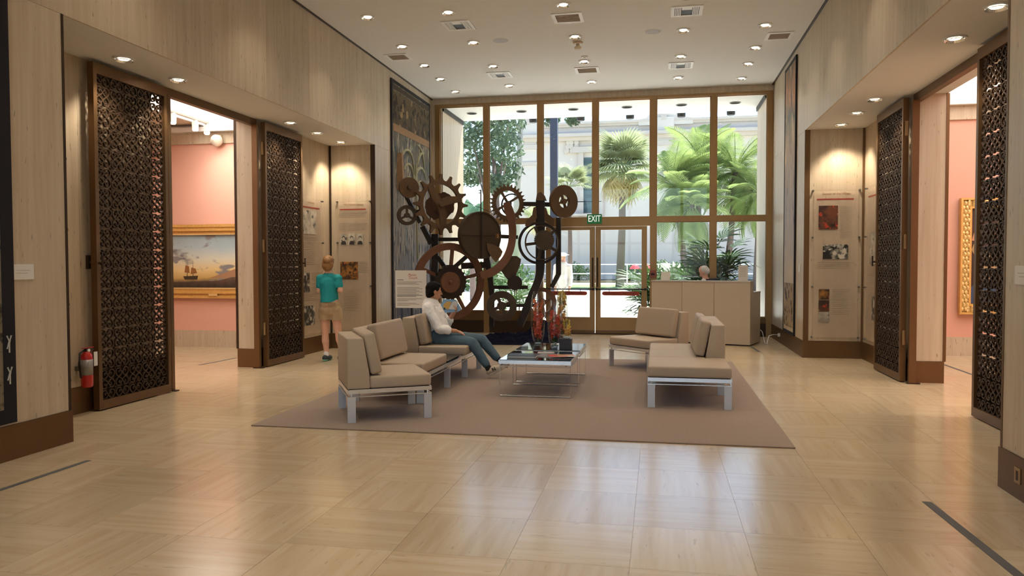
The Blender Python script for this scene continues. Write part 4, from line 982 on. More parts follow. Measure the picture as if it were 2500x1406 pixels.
def mitred(x0, x1, z0, z1, y, steps, name, m, t):
    """steps: [(inset0, inset1, depth)] stepped frame mouldings facing -y"""
    for (a, b, d) in steps:
        O = [(x0 + a, z0 + a), (x1 - a, z0 + a), (x1 - a, z1 - a), (x0 + a, z1 - a)]; I = [(x0 + b, z0 + b), (x1 - b, z0 + b), (x1 - b, z1 - b), (x0 + b, z1 - b)]
        build(MB().ring(O, I, y - d, y, lambda x, z, yy: (x, yy, z)), name, m, t)
# harbour picture in the left gallery
gy = 12.455
x0, x1, z0, z1 = -8.90, -6.72, .885, 2.215
t = thing('harbour_painting', 'gold framed sunset seascape on the pink wall of the left gallery', 'painting', ((x0 + x1)/2, gy, z0))
mitred(x0, x1, z0, z1, gy, [(0, .05, .07), (.05, .085, .05), (.085, .12, .085), (.12, .165, .045)], 'frame_moulding', GOLD, t); mitred(x0, x1, z0, z1, gy, [(.165, .19, .055)], 'frame_sight_edge', GOLD2, t)
SEA = painted('canvas_sea', [(0, (54, 50, 42)), (.12, (88, 80, 62)), (.2, (196, 160, 96)), (.34, (222, 196, 140)), (.55, (206, 204, 186)), (.75, (168, 184, 190)), (1, (146, 164, 172))], 'z', z0 + .19, z1 - .19, (3, .12), [(2.2, (1.2, 1, 2.6), .56, (132, 128, 128)), (1.6, (1, 1, 2), .64, (112, 108, 110))], .5)
cv = build(MB().box(x0 + .18, x1 - .18, gy - .02, gy - .01, z0 + .18, z1 - .18), 'canvas', SEA, t)
PD = mat('paint_dark', (62, 48, 34), .6); PB = mat('paint_brown', (140, 92, 48), .6); PH = mat('paint_hill', (164, 124, 92), .6)
def flat(poly, m, n, dy=.0015): build(MB().prism(poly, gy - .02 - dy, gy - .02, lambda x, z, y: (x, y, z)), n, m, cv)
sx, sz = -8.33, 1.22
flat([(-7.95, 1.25), (-7.6, 1.36), (-7.25, 1.48), (-6.95, 1.62), (-6.91, 1.25)], PH, 'painted_hill')
flat([(sx - .12, sz), (sx + .13, sz), (sx + .15, sz + .07), (sx - .15, sz + .06)], PD, 'painted_hull', .003)
for dx, h in ((-.07, .34), (.05, .36)): flat([(sx + dx - .006, sz + .05), (sx + dx + .006, sz + .05), (sx + dx, sz + h)], PD, 'painted_mast', .003)
flat([(sx - .12, sz + .13), (sx - .02, sz + .12), (sx - .03, sz + .24), (sx - .1, sz + .26)], PB, 'painted_sail', .004); flat([(sx + .0, sz + .1), (sx + .13, sz + .12), (sx + .1, sz + .2), (sx + .02, sz + .22)], PB, 'painted_sail', .004)
flat([(-7.42, 1.25), (-7.32, 1.25), (-7.35, 1.52), (-7.37, 1.58), (-7.39, 1.52)], PD, 'painted_tower', .004)
flat([(-8.7, 1.07), (-6.91, 1.07), (-6.91, 1.24), (-7.5, 1.27), (-7.8, 1.2), (-8.7, 1.17)], painted('paint_quay', [(0, (40, 34, 28)), (.6, (84, 62, 48)), (1, (104, 84, 66))], 'z', 1.07, 1.27, (9, .8)), 'painted_quay', .0025)
build(MB().box(-7.93, -7.76, gy - .092, gy - .085, .93, .965), 'name_plate', GOLD2, t)
# portrait in the right gallery
gy = 13.315; x0, x1, z0, z1 = 4.714, 6.3, .675, 2.52
t = thing('figure_painting', 'dark figure painting in a carved gold frame on the right gallery wall', 'painting', (5.5, gy, z0))
mitred(x0, x1, z0, z1, gy, [(0, .03, .10), (.03, .13, .06), (.13, .165, .08)], 'frame_moulding', GOLD, t)
LF = MB().lathe([(0, .03), (.028, .022), (.04, .0)], 7).mesh('carved_leaf'); LF.materials.append(GOLD2)
def leafrow(a, b, n):
    for k in range(n):
        c = Vector(a).lerp(Vector(b), (k + .5)/n); o = link('carved_leaf', LF, None, t); o.location = c; o.rotation_euler = (PI/2, 0, .6*((k % 2)*2 - 1)); o.scale = (.7, 1.25, 1.6)
for off in (.055, .105):
    leafrow((x0 + off, gy - .06, z0 + .05), (x0 + off, gy - .06, z1 - .05), 26); leafrow((x0 + .1, gy - .06, z0 + off), (x1 - .1, gy - .06, z0 + off), 22); leafrow((x0 + .1, gy - .06, z1 - off), (x1 - .1, gy - .06, z1 - off), 22)
cv = build(MB().box(x0 + .16, x1 - .16, gy - .02, gy - .01, z0 + .16, z1 - .16), 'canvas', painted('canvas_dark', [(0, (36, 28, 26)), (.5, (58, 42, 36)), (1, (72, 48, 44))], 'z', z0, z1, (2, .5), None, .45), t)
flat([(4.88, .85), (5.45, .85), (5.4, 1.2), (5.05, 1.28), (4.9, 1.1)], mat('paint_blue', (52, 74, 110), .6), 'painted_skirt')
flat([(4.95, 1.25), (5.2, 1.22), (5.3, 1.5), (5.1, 1.75), (4.95, 1.85), (4.9, 1.7), (5.0, 1.5)], mat('paint_sleeve', (178, 148, 104), .6), 'painted_sleeve', .003)
flat([(4.9, 1.85), (4.99, 1.83), (5.04, 1.98), (4.98, 2.02), (4.93, 1.97)], mat('paint_skin', (206, 150, 112), .6), 'painted_hand', .004)
flat([(5.2, 1.8), (5.5, 1.8), (5.55, 2.1), (5.38, 2.25), (5.22, 2.1)], mat('paint_skin2', (170, 112, 84), .6), 'painted_head', .003)

# tapestries
DK = mat('tapestry_border_dark', (26, 24, 30), .95)
def tapestry(X, s, y0, y1, z0, z1, m_main, lab, bw=.06, top=None, m_b=DK):
    t = thing('wall_tapestry', lab, 'tapestry', (X + s*.02, (y0 + y1)/2, z0))
    def bx(n, xa, xb, *r, m): return build(MB().box(*sorted((X + s*xa, X + s*xb)), *r), n, m, t)
    bx('weave', .004, .022, y0 + bw, y1 - bw, z0 + bw, z1 - bw, m=m_main)
    for r in ((y0, y0 + bw, z0, z1), (y1 - bw, y1, z0, z1), (y0 + bw, y1 - bw, z0, z0 + bw), (y0 + bw, y1 - bw, z1 - bw, z1)): bx('border', .004, .028, *r, m=m_b)
    return t, bx
G1 = painted('tapestry_garden', [(0, (100, 98, 102)), (.3, (124, 118, 114)), (.5, (142, 128, 112)), (.66, (126, 114, 98)), (.8, (80, 82, 76)), (1, (108, 98, 80))], 'z', .3, 4.3, (2.6, .35), [(5.0, (1, 2.6, .5), .56, (66, 66, 76)), (6.5, (1, 2.4, .45), .56, (158, 148, 130)), (4.0, (1, 2.5, .7), .62, (52, 72, 78))], .95)
G2 = painted('tapestry_frieze', [(0, (70, 58, 42)), (1, (104, 88, 62))], 'z', 4.1, 4.8, (6, .9), [(5, (1, 1.4, 1.4), .53, (44, 36, 26)), (4, (1, 1.2, 1.2), .6, (150, 124, 84))], .95)
BAND = mat('tapestry_band', (138, 108, 78), .95, noise=(14, .3, (1, 1, 1)))
t, bx = tapestry(XL, 1, 13.46, 15.88, .30, 4.93, G1, 'tall faded garden tapestry behind the gear sculpture on the left wall')
bx('frieze', .022, .026, 13.54, 15.8, 4.12, 4.74, m=G2); bx('band', .026, .03, 13.54, 15.8, 3.98, 4.12, m=BAND); bx('top_band', .022, .03, 13.52, 15.82, 4.76, 4.84, m=mat('tapestry_brown', (72, 60, 46), .95))
# woven palm fronds as raised needlework
PF1 = mat('needlework_pale', (150, 146, 116), .95, noise=(20, .3, (1, 1, 1)))
for k, (yc, zc, r, a0, a1) in enumerate([(14.35, 3.25, .42, .1, 2.6), (14.4, 3.1, .32, .1, 2.5), (14.45, 2.95, .22, .2, 2.6), (15.2, 3.0, .42, .6, 3.0), (15.2, 2.85, .3, .6, 3.0), (14.95, 3.35, .5, .2, 1.6), (15.35, 3.35, .4, 1.4, 2.9)]):
    pts = [(XL + .026, yc + r*math.cos(a0 + (a1 - a0)*i/9), zc + r*1.15*math.sin(a0 + (a1 - a0)*i/9)) for i in range(10)]
    build(MB().tube(pts, [.012 + .02*math.sin(PI*i/9) for i in range(10)], 5), 'woven_frond', PF1, t)
build(MB().tube([(XL + .024, 14.95, 1.6), (XL + .024, 14.9, 2.6), (XL + .024, 14.85, 3.5)], .03, 5), 'woven_trunk', PF1, t)
build(MB().tube([(XL + .024, 13.85, 3.6), (XL + .024, 13.85, 2.9)], [.08, .12], 6), 'woven_column', BAND, t)
G3 = painted('tapestry_figure', [(0, (206, 188, 156)), (.2, (186, 170, 150)), (.45, (164, 158, 158)), (.7, (176, 158, 142)), (.82, (110, 118, 114)), (.9, (196, 148, 118)), (1, (140, 120, 98))], 'z', .3, 4.9, (2.6, .25), [(3, (1, 2.4, .7), .6, (120, 116, 128)), (3.4, (1, 2.4, .5), .6, (206, 184, 152))], .95)
t, bx = tapestry(XR, -1, 13.37, 14.50, .272, 4.95, G3, 'narrow faded tapestry with a figure on the right wall by the window', .05)
OV = painted('tapestry_ornament', [(0, (168, 146, 112)), (1, (150, 128, 98))], 'z', .3, 1.2, (6, .5), [(6, (1, 1.6, 1.2), .54, (58, 46, 38))], .95)
bx('ornament_field', .022, .026, 13.43, 14.44, .40, 1.15, m=OV)
G4 = painted('tapestry_near', [(0, (126, 116, 92)), (1, (150, 138, 112))], 'z', .4, 4.5, (4, .5), [(5, (1, 2, 2), .56, (92, 86, 66)), (4, (1, 1.5, 3), .62, (64, 58, 46))], .95)
ye = PX(35, 1030, XL).y; zb = PX(30, 1030, XL).z
t, bx = tapestry(XL, 1, 1.2, ye, zb, 4.85, G4, 'tapestry with black border at the left edge of the picture', .11)
for k, z in enumerate((.62, .86)):
    yy = ye - .06; build(MB().tube([(XL + .03, yy - .02, z), (XL + .03, yy, z + .06), (XL + .03, yy - .02, z + .1)], .006, 5).tube([(XL + .03, yy + .02, z + .1), (XL + .03, yy, z + .04), (XL + .03, yy, z - .03)], .006, 5), 'woven_mark', mat('mark_pale', (190, 186, 170), .9), t)

# ---- acrylic information panels
def info_panel(axis, pos, s, a0, a1, z0, z1, title, lab, pics, lines, red=None):
    """axis 'y': panel faces -y at y=pos, spans x a0..a1;  axis 'x': faces s*x at x=pos, spans y a0..a1"""
    def bx(n, u0, u1, w0, w1, d0, d1, m, par):
        if axis == 'y': return build(MB().box(u0, u1, pos - d1, pos - d0, w0, w1), n, m, par)
        lo, hi = sorted((pos + s*d0, pos + s*d1)); return build(MB().box(lo, hi, u0, u1, w0, w1), n, m, par)
    c = ((a0 + a1)/2, pos) if axis == 'y' else (pos, (a0 + a1)/2)
    t = thing('info_panel', lab, 'panel', (c[0], c[1], z0))
    bx('acrylic_sheet', a0, a1, z0, z1, .03, .038, ACRYL, t)
    bx('film', a0 + .03, a1 - .03, z0 + .03, z1 - .03, .0205, .0215, mat('panel_film', (232, 212, 188), .5, alpha=.3), t)
    w = a1 - a0; h = z1 - z0
    bar = bx('red_rule', a0 + w*.1, a1 - w*.14, z1 - h*.065 - .012, z1 - h*.065 + .006, .024, .0262, REDP, t)
    if title:
        zz = z1 - h*.03
        M = FACE_NEG_Y((a0 + a1)/2, pos - .0255, zz) if axis == 'y' else FACE_X(pos + s*.0255, (a0 + a1)/2, zz, s)
        text(title, min(.05, w*.075), mat('title_brown', (120, 78, 52), .6), t, M)
    for k, (fa, fb, za, zb_, m) in enumerate(pics):
        u0, u1 = a0 + w*fa, a0 + w*fb
        p = bx('photo', u0, u1, z0 + h*za, z0 + h*zb_, .0235, .0262, m, t)
    for (fa, fb, za, zb_) in lines:
        n = int((zb_ - za)*h/.03); u0, u1 = a0 + w*fa, a0 + w*fb
        for k in range(n):
            z = z0 + h*zb_ - .03*k; bx('text_line', u0, u1 - (.12*w*((k*7) % 5)/5), z - .005, z, .0252, .0262, INK, t)
    for fa in (0, 1):
        for zz in (z0 + .03, z0 + h*.35, z0 + h*.68, z1 - .02):
            u = a0 + .012 if fa == 0 else a1 - .012
            bx('standoff', u - .012, u + .012, zz - .012, zz + .012, .001, .045, STEEL, t)
    return t
BW1 = painted('photo_bw', [(0, (40, 38, 36)), (.5, (120, 116, 108)), (1, (206, 200, 186))], 'z', 0, 4, (9, 6), [(14, (1, 1, 1), .56, (30, 28, 26)), (11, (1, 1, 1), .6, (214, 208, 192))], .5)
BW2 = painted('photo_pale', [(0, (150, 144, 130)), (1, (214, 206, 190))], 'z', 0, 4, (7, 3), [(9, (1, 1, 1), .58, (92, 88, 82))], .5)
CP1 = painted('photo_red', [(0, (52, 32, 24)), (1, (110, 62, 40))], 'z', 0, 4, (9, 4), [(13, (1, 1, 1), .58, (188, 60, 36)), (12, (1, 1, 1), .62, (214, 184, 130))], .5)
CP2 = painted('photo_gold', [(0, (66, 42, 22)), (1, (176, 122, 56))], 'z', 0, 4, (9, 4), [(12, (1, 1, 1), .57, (54, 32, 22)), (13, (1, 1, 1), .63, (196, 92, 52))], .5)
yy = YF
a0, a1 = PY(822, 600, yy - .03).x, PY(905, 600, yy - .03).x; z1 = PY(860, 490, yy).z; z0 = .30
oval = info_panel('y', yy, -1, a0, a1, z0, z1, 'The Putnam Sisters', 'acrylic panel with three small portraits on the left recess end wall', [(.10, .62, .40, .535, CP2)], [(.08, .92, .86, .92), (.08, .9, .76, .83), (.68, .92, .44, .535), (.2, .66, .14, .32)])
pz0, pz1 = PY(860, 598, yy).z, PY(860, 571, yy).z
for k, u in enumerate((839, 859, 879)):
    c = PY(u, 584, yy - .026)
    ph = build(MB().box(c.x - .062, c.x + .062, yy - .0265, yy - .0235, pz0, pz1), 'portrait', BW2, oval)
    build(MB().prism([(c.x + .05*a, pz0 + .005 + .07*b) for a, b in ((-1, 0), (1, 0), (.8, .7), (.3, 1), (-.3, 1), (-.8, .7))], yy - .0275, yy - .0265, lambda x, z, y: (x, y, z)), 'portrait_figure', INKD, ph)
    build(MB().prism([(c.x + .030*math.cos(q), pz0 + .122 + .036*math.sin(q)) for q in np.linspace(0, 2*PI, 12, endpoint=False)], yy - .028, yy - .0265, lambda x, z, y: (x, y, z)), 'portrait_hair', INKD, ph)
    build(MB().prism([(c.x + .025*math.cos(q), pz0 + .104 + .036*math.sin(q)) for q in np.linspace(0, 2*PI, 12, endpoint=False)], yy - .0285, yy - .028, lambda x, z, y: (x, y, z)), 'portrait_face', mat('photo_face', (200, 192, 176), .6), ph)
info_panel('x', BL, 1, 11.42, 12.3, .3, PX(775, 488, BL).z, 'Introduction', 'acrylic panel with faded photographs beside the left gate and the woman', [(.12, .72, .74, .91, BW2), (.1, .4, .32, .46, BW1), (.15, .6, .08, .22, BW1)], [(.12, .7, .5, .72), (.5, .85, .28, .46), (.1, .8, .24, .3)])
info_panel('x', BL, 1, 5.75, 6.5, .33, 2.55, '', 'acrylic panel mostly hidden by the near left pier', [(.2, .7, .55, .75, BW2)], [(.1, .8, .3, .5)])
a0, a1 = PY(1982, 600, yy - .03).x, PY(2100, 600, yy - .03).x; z1 = PY(2040, 462, yy).z
h_ = z1 - .3
def fr(v): return (PY(2040, v, yy).z - .3)/h_
def fu(u): return (PY(u, 600, yy - .026).x - a0)/(a1 - a0)
info_panel('y', yy, -1, a0, a1, .30, z1, 'Guests of the Village', 'acrylic panel with colour photographs on the right recess end wall', [(fu(1998), fu(2045), fr(560), fr(502), CP1), (fu(2009), fu(2071), fr(632), fr(597), BW1), (fu(2000), fu(2026), fr(731), fr(706), CP2), (fu(2000), fu(2026), fr(760), fr(733), CP1), (fu(2000), fu(2026), fr(786), fr(762), BW2)], [(fu(2050), fu(2080), fr(585), fr(503)), (fu(1998), fu(2082), fr(662), fr(640)), (fu(2033), fu(2075), fr(772), fr(706))])
info_panel('x', BR, -1, 11.45, 12.45, .30, z1, '', 'acrylic panel beside the right far gate, edge on to the camera', [(.2, .75, .5, .7, BW2), (.2, .6, .15, .3, BW1)], [(.15, .8, .32, .48)])

# ---- small wall plates
for (u, v, X, s, lab, sz) in ((55, 664, XL, 1, 'small white label plate on the near left pier', .1), (2500, 672, XR, -1, 'small white label plate on the near right pier at the picture edge', .1), (1953, 655, XR, -1, 'small white label plate on the far right pier', .06)):
    p = PX(u, v, X); t = thing('wall_label', lab, 'label', p)
    build(MB().box(*sorted((X + s*.0005, X + s*.012)), p.y - sz, p.y + sz, p.z - .06, p.z + .06), 'plate', PAPER, t, bevel=.003)
    build(MB().box(*sorted((X + s*.012, X + s*.0125)), p.y - sz*.7, p.y + sz*.6, p.z + .01, p.z + .016).box(*sorted((X + s*.012, X + s*.0125)), p.y - sz*.7, p.y + sz*.4, p.z - .012, p.z - .006), 'print', mat('faint_print', (196, 190, 180), .7), t)
p = PX(2490, 1165, XR); t = thing('wall_outlet', 'small brass outlet plate in the near right baseboard', 'outlet', (XR - .014, p.y, .14))
build(MB().box(XR - .018, XR - .0125, p.y - .04, p.y + .04, .1, .2), 'plate', BRONZE_B, t, bevel=.002); build(MB().box(XR - .0195, XR - .018, p.y - .012, p.y + .012, .12, .18), 'socket', BRONZE_D, t)

# ---- fire extinguisher
c = PX(212, 900, -5.60); ex, ey = -5.60, c.y
zt = PX(212, 845, ex).z; zb = PX(212, 945, ex).z; ht = zt - zb
t = thing('fire_extinguisher', 'red fire extinguisher with a silver label hanging beside the near left gate', 'extinguisher', (ex, ey, zb))
RED = mat('extinguisher_red', (186, 30, 28), .3, coat=.4)
link('cylinder', MB().lathe([(.044, 0), (.053, .01), (.056, .03), (.056, ht*.72), (.048, ht*.8), (.03, ht*.86), (.022, ht*.88)], 24).mesh('cylinder'), RED, t, local=True, smooth=True)
link('label', MB().lathe([(.0565, ht*.30), (.0565, ht*.68)], 24).mesh('label'), mat('label_silver', (150, 148, 146), .4, .3), t, local=True, smooth=True)
link('valve', MB().lathe([(.022, ht*.86), (.026, ht*.9), (.02, ht*.95)], 12).mesh('valve'), BLACKM, t, local=True)
link('lever', MB().box(-.012, .012, -.05, .09, ht*.95, ht*.97).mesh('lever'), RED, t, local=True); link('grip', MB().box(-.012, .012, -.02, .09, ht*.90, ht*.915).mesh('grip'), BLACKM, t, local=True)
link('hose', MB().tube([(0, -.02, ht*.92), (0, -.09, ht*.85), (0, -.1, ht*.6), (0, -.08, ht*.25)], .010, 8).mesh('hose'), BLACKM, t, local=True, smooth=True)
link('gauge', MB().lathe([(.016, 0), (.016, .012)], 12, (.02, 0, ht*.9), axis='x').mesh('gauge'), WHITE, t, local=True); link('tag', MB().box(.04, .042, .05, .1, ht*.5, ht*.85).mesh('tag'), WHITE, t, local=True)
link('wall_bracket', MB().box(-.119, -.05, -.02, .02, ht*.4, ht*.5).mesh('wall_bracket'), STEEL, t, local=True)
# small lock box on the same wall
p = PX(214, 640, BL); t = thing('key_lock', 'small dark lock fitting on the wall beside the near left gate', 'lock', (BL + .01, p.y, p.z))
build(MB().box(BL + .0005, BL + .03, p.y - .03, p.y + .03, p.z - .07, p.z + .07), 'plate', BRONZE_D, t, bevel=.005); build(MB().tube([(BL + .03, p.y, p.z), (BL + .06, p.y, p.z)], .015, 8), 'cylinder', STEEL, t)

# ---- left gallery fittings
p = PY(528, 343, 12.30); t = thing('security_camera', 'round white dome camera on the left gallery cornice', 'camera', (p.x, 12.43, p.z))
build(MB().lathe([(0, -.12), (.06, -.10), (.10, -.04), (.105, .02), (.07, .08), (.0, .09)], 20, (p.x, 12.31, p.z), axis='y'), 'dome', mat('dome_white', (226, 216, 200), .4), t, smooth=True); build(MB().box(p.x - .05, p.x + .05, 12.36, 12.43, p.z - .03, p.z + .11), 'mount', mat('mount_beige', (196, 178, 150), .6), t)
trk = thing('track_rail', 'white lighting track hung across the left gallery opening', 'track', (-7.2, 9.4, 4.1))
tz = 3.90
q0, q1 = PF(395, 262, tz), PF(508, 300, tz)
build(MB().tube([q0, q1], .035, 8), 'rail', WHITE, trk); build(MB().tube([q0.lerp(q1, .3), q0.lerp(q1, .3) + Vector((0, 0, .14))], .008, 6).tube([q0.lerp(q1, .8), q0.lerp(q1, .8) + Vector((0, 0, .14))], .008, 6), 'hanger', WHITE, trk)
for k, (u, v) in enumerate(((421, 268), (477, 286), (505, 297))):
    p = q0.lerp(q1, (.22, .7, .97)[k]) - Vector((0, 0, .108)); t = thing('track_spotlight', 'glowing track spotlight in the left gallery, %s from the left' % ['first', 'second', 'third'][k], 'spotlight', p, 0, 'track spotlights')
    link('can', MB().lathe([(.05, -.07), (.055, .05), (.03, .08)], 14).mesh('can'), WHITE, t, local=True); link('lamp', MB().lathe([(0, -.10), (.035, -.095), (.048, -.07)], 12).mesh('lamp'), BULB, t, local=True)
    l = bpy.data.lights.new('track_beam', 'SPOT'); l.energy = 25; l.spot_size = 1.5; l.spot_blend = .8; l.color = (1, .93, .82); l.shadow_soft_size = .05
    lo = bpy.data.objects.new('beam', l); COL.objects.link(lo); lo.parent = t; lo.location = (0, 0, -.12); lo.rotation_euler = Vector((-.15 + .1*k, .62, -.5)).to_track_quat('-Z', 'Y').to_euler()

# ================================================================== GEAR SCULPTURE
RUST = mat('rust_brown', (98, 74, 52), .65, .15, noise=(5, .3, (1, 1, 1)), bump=.15)
RUSTR = mat('rust_red', (108, 72, 52), .65, .1, noise=(4, .25, (1, 1, 1)))
IRON = mat('dark_iron', (46, 38, 34), .6, .3, noise=(8, .3, (1, 1, 1)))
UMBER = mat('umber', (72, 60, 48), .6, .2, noise=(5, .3, (1, 1, 1)))
JAG = mat('torn_brown', (92, 64, 46), .75, 0, noise=(9, .3, (1, 1, 1)))
gs = thing('gear_sculpture', 'tall brown sculpture of giant clock gears and wheels by the left window', 'sculpture', (-3.0, 14.5, 0))
def sy(u): return 14.35 + (u - 1180)*.0036
def SP(x, y, dy=0.): u, v = 940 + x/3.269, 400 + y/3.269; return PY(u, v, sy(u) + dy)
def SR(x, y, r): return SP(x, y - r).z - SP(x, y).z
def gp(mb, name, m, x, y, th, dy=0., parent=None, smooth=False):
    """place a local (x, depth y, z) mesh at sculpture spot, turned by th degrees"""
    me = mb.mesh(name); fix_normals(me)
    c = SP(x, y, dy); me.transform(Matrix.Translation(c) @ Matrix.Rotation(math.radians(th), 4, 'Z')); return link(name, me, m, parent or gs, smooth=smooth)
FRY = lambda x, z, y: (x, y, z)
def toothed(rt, rr, nt, kind):
    P = []
    for k in range(nt):
        a = 2*PI*k/nt; s = 2*PI/nt
        if kind == 'claw': q = [(-.42, rr*.985), (-.28, rr*1.0), (-.16, rr + (rt - rr)*.35), (-.10, rt*.985), (.07, rt), (.14, rr + (rt - rr)*.45), (.28, rr*1.0), (.44, rr*.975)]
        else: q = [(-.4, rr), (-.22, rr + (rt - rr)*.3), (-.12, rt), (.1, rt), (.2, rr + (rt - rr)*.3), (.4, rr)]
        P += [(r*math.cos(a + d*s), r*math.sin(a + d*s)) for d, r in q]
    return P
def same_n(r, P): return [(r*x/math.hypot(x, y), r*z/math.hypot(x, z)) if False else (r*math.cos(math.atan2(z, x)), r*math.sin(math.atan2(z, x))) for x, z in P for y in (0,)]
def spokes(mb, n, r0, r1, w, th, a0=0.):
    for k in range(n):
        a = a0 + 2*PI*k/n; d = (math.cos(a), math.sin(a)); q = (-d[1], d[0])
        mb.prism([(d[0]*r0 + q[0]*w/2, d[1]*r0 + q[1]*w/2), (d[0]*r1 + q[0]*w/2, d[1]*r1 + q[1]*w/2), (d[0]*r1 - q[0]*w/2, d[1]*r1 - q[1]*w/2), (d[0]*r0 - q[0]*w/2, d[1]*r0 - q[1]*w/2)], -th, th, FRY)
def wheel(x, y, r, rin, m, th, n=0, w=.1, a0=0., name='wheel', dy=0., t=.03, hub=0.):
    R = SR(x, y, r); I = R*rin; mb = MB().ring(circ(R, 48), circ(I, 48), -t, t, FRY)
    if n: spokes(mb, n, 0, I*1.02, R*w, t*.7, a0)
    if hub: mb.prism(circ(R*hub, 24), -t*1.6, t*1.6, FRY)
    return gp(mb, name, m, x, y, th, dy)
# toothed ring with torn plates and hooked arms
R = SR(445, 325, 245); P = toothed(R, R*.80, 16, 'claw'); mb = MB().ring(P, same_n(R*.66, P), -.03, .03, FRY); A = gp(mb, 'claw_gear', RUST, 445, 325, 44)
def torn(n, r, seed, m, x, y, dy):
    q = random.Random(seed); gp(MB().prism([(r*(1 + q.uniform(-.12, .06))*math.cos(2*PI*k/n)*q.uniform(.85, 1), r*(1 + q.uniform(-.12, .06))*math.sin(2*PI*k/n)) for k in range(n)], -.012, .012, FRY), 'torn_plate', m, x, y, 44, dy, A)
torn(34, R*.42, 3, JAG, 470, 330, .12); torn(30, R*.40, 4, JAG, 400, 350, .2)
mb = MB()
for k, (a, b) in enumerate(((2.2, .9), (.35, .95), (-1.35, .9))):
    d = (math.cos(a), math.sin(a)); q = (-d[1], d[0])
    mb.prism([(q[0]*R*.13, q[1]*R*.13), (d[0]*R*.35 + q[0]*R*.15, d[1]*R*.35 + q[1]*R*.15), (d[0]*R*.72 + q[0]*R*.05, d[1]*R*.72 + q[1]*R*.05), (d[0]*R*.72 - q[0]*R*.16, d[1]*R*.72 - q[1]*R*.16), (d[0]*R*.3 - q[0]*R*.10, d[1]*R*.3 - q[1]*R*.10), (-q[0]*R*.13, -q[1]*R*.13)], -.025, .025, FRY)
gp(mb, 'hooked_arm', RUST, 440, 322, 44, -.03, A); gp(MB().lathe([(.0, -.06), (.05, -.055), (.06, 0)], 12, axis='y'), 'hub', RUST, 445, 325, 44, -.05, A)
# small disc and wheel at far left
r_ = SR(190, 190, 82); gp(MB().prism(circ(r_, 40), -.03, .03, FRY), 'disc', RUST, 190, 190, 40, -.1); gp(MB().lathe([(0, -.05), (.035, -.045), (.04, 0)], 12, axis='y'), 'disc_hub', UMBER, 190, 190, 40, -.14)
wheel(175, 410, 80, .66, UMBER, 30, 3, .2, PI/2, 'small_wheel', -.05, .035, .25)
# great dark dial
r_ = SR(755, 570, 186); gp(MB().lathe([(0, -.05), (r_*.93, -.04), (r_*.95, -.06), (r_, -.06), (r_, .05), (0, .06)], 56, axis='y'), 'dial', UMBER, 755, 570, 44, -.25)
gp(MB().box(-.008, .008, -.075, -.055, -r_*.95, r_*.95), 'dial_pointer', IRON, 755, 570, 44, -.26); gp(MB().box(-r_*.95, r_*.95, -.07, -.055, -.006, .006), 'dial_bar', IRON, 755, 575, 44, -.26)
gp(MB().box(-.02, .02, -.09, -.03, -.04, .04), 'dial_block', mat('brass_block', (150, 116, 76), .5, .5), 882, 577, 44, -.28)
# great spoked wheel with tyre and hub
wheel(515, 940, 307, .82, RUSTR, 42, 5, .085, PI/2 - .1, 'great_wheel', -.1, .03)
R = SR(520, 945, 138); P = toothed(R, R*.93, 22, 'sq'); gp(MB().prism(P, -.05, .05, FRY), 'tyre', IRON, 520, 945, 42, -.2); gp(MB().prism(circ(SR(520, 945, 81), 40), -.03, .03, FRY), 'tyre_hub', RUSTR, 520, 945, 42, -.28); gp(MB().lathe([(0, -.07), (.03, -.06), (.04, -.02), (.035, 0)], 12, axis='y'), 'axle_knob', RUSTR, 520, 945, 42, -.3)
# upper middle cog
R = SR(980, 315, 155); P = toothed(R, R*.86, 28, 'sq'); mb = MB().ring(P, same_n(R*.66, P), -.02, .02, FRY); spokes(mb, 4, 0, R*.7, R*.12, .015, .55); gp(mb, 'cog', RUST, 980, 315, 32, .1); gp(MB().prism(circ(R*.16, 20), -.03, .03, FRY), 'cog_hub', IRON, 985, 320, 32, .05)
gp(MB().ring(circ(R*.62, 36), circ(R*.55, 36), -.012, .012, FRY), 'cog_inner_ring', IRON, 1015, 330, 32, .25)
# sickle arm
def band(pts, w, name, m, dy, d=.04):
    if len(pts) > 4:      # round the bends
        ws_ = w if isinstance(w, list) else [w]*len(pts); T_ = np.arange(len(pts)); tt_ = np.linspace(0, len(pts) - 1, 4*len(pts)); A_ = np.array(pts, float)
        def sm_(y): 
            m_ = np.gradient(y); k_ = np.minimum(tt_.astype(int), len(y) - 2); q_ = tt_ - k_
            return (2*q_**3 - 3*q_**2 + 1)*y[k_] + (q_**3 - 2*q_**2 + q_)*m_[k_] + (-2*q_**3 + 3*q_**2)*y[k_ + 1] + (q_**3 - q_**2)*m_[k_ + 1]
        pts = list(zip(sm_(A_[:, 0]).tolist(), sm_(A_[:, 1]).tolist())); w = sm_(np.array(ws_, float)).tolist()
    Q = [SP(x, y, dy) for x, y in pts]; n = len(Q); vs = []; fs = []
    ws = w if isinstance(w, list) else [w]*n
    for i in range(n):
        tt = (Q[min(n - 1, i + 1)] - Q[max(0, i - 1)]).normalized(); nn = tt.cross(Vector((0, 1, 0))).normalized()*(SR(*pts[i], ws[i]))/2
        for s1, s2 in ((1, -1), (-1, -1), (-1, 1), (1, 1)): vs.append(Q[i] + nn*s1 + Vector((0, d/2*s2, 0)))
    for i in range(n - 1):
        for k in range(4): fs.append((i*4 + k, i*4 + (k + 1) % 4, (i + 1)*4 + (k + 1) % 4, (i + 1)*4 + k))
    fs += [(3, 2, 1, 0), (4*n - 4, 4*n - 3, 4*n - 2, 4*n - 1)]
    return build(MB().add(vs, fs), name, m, gs)
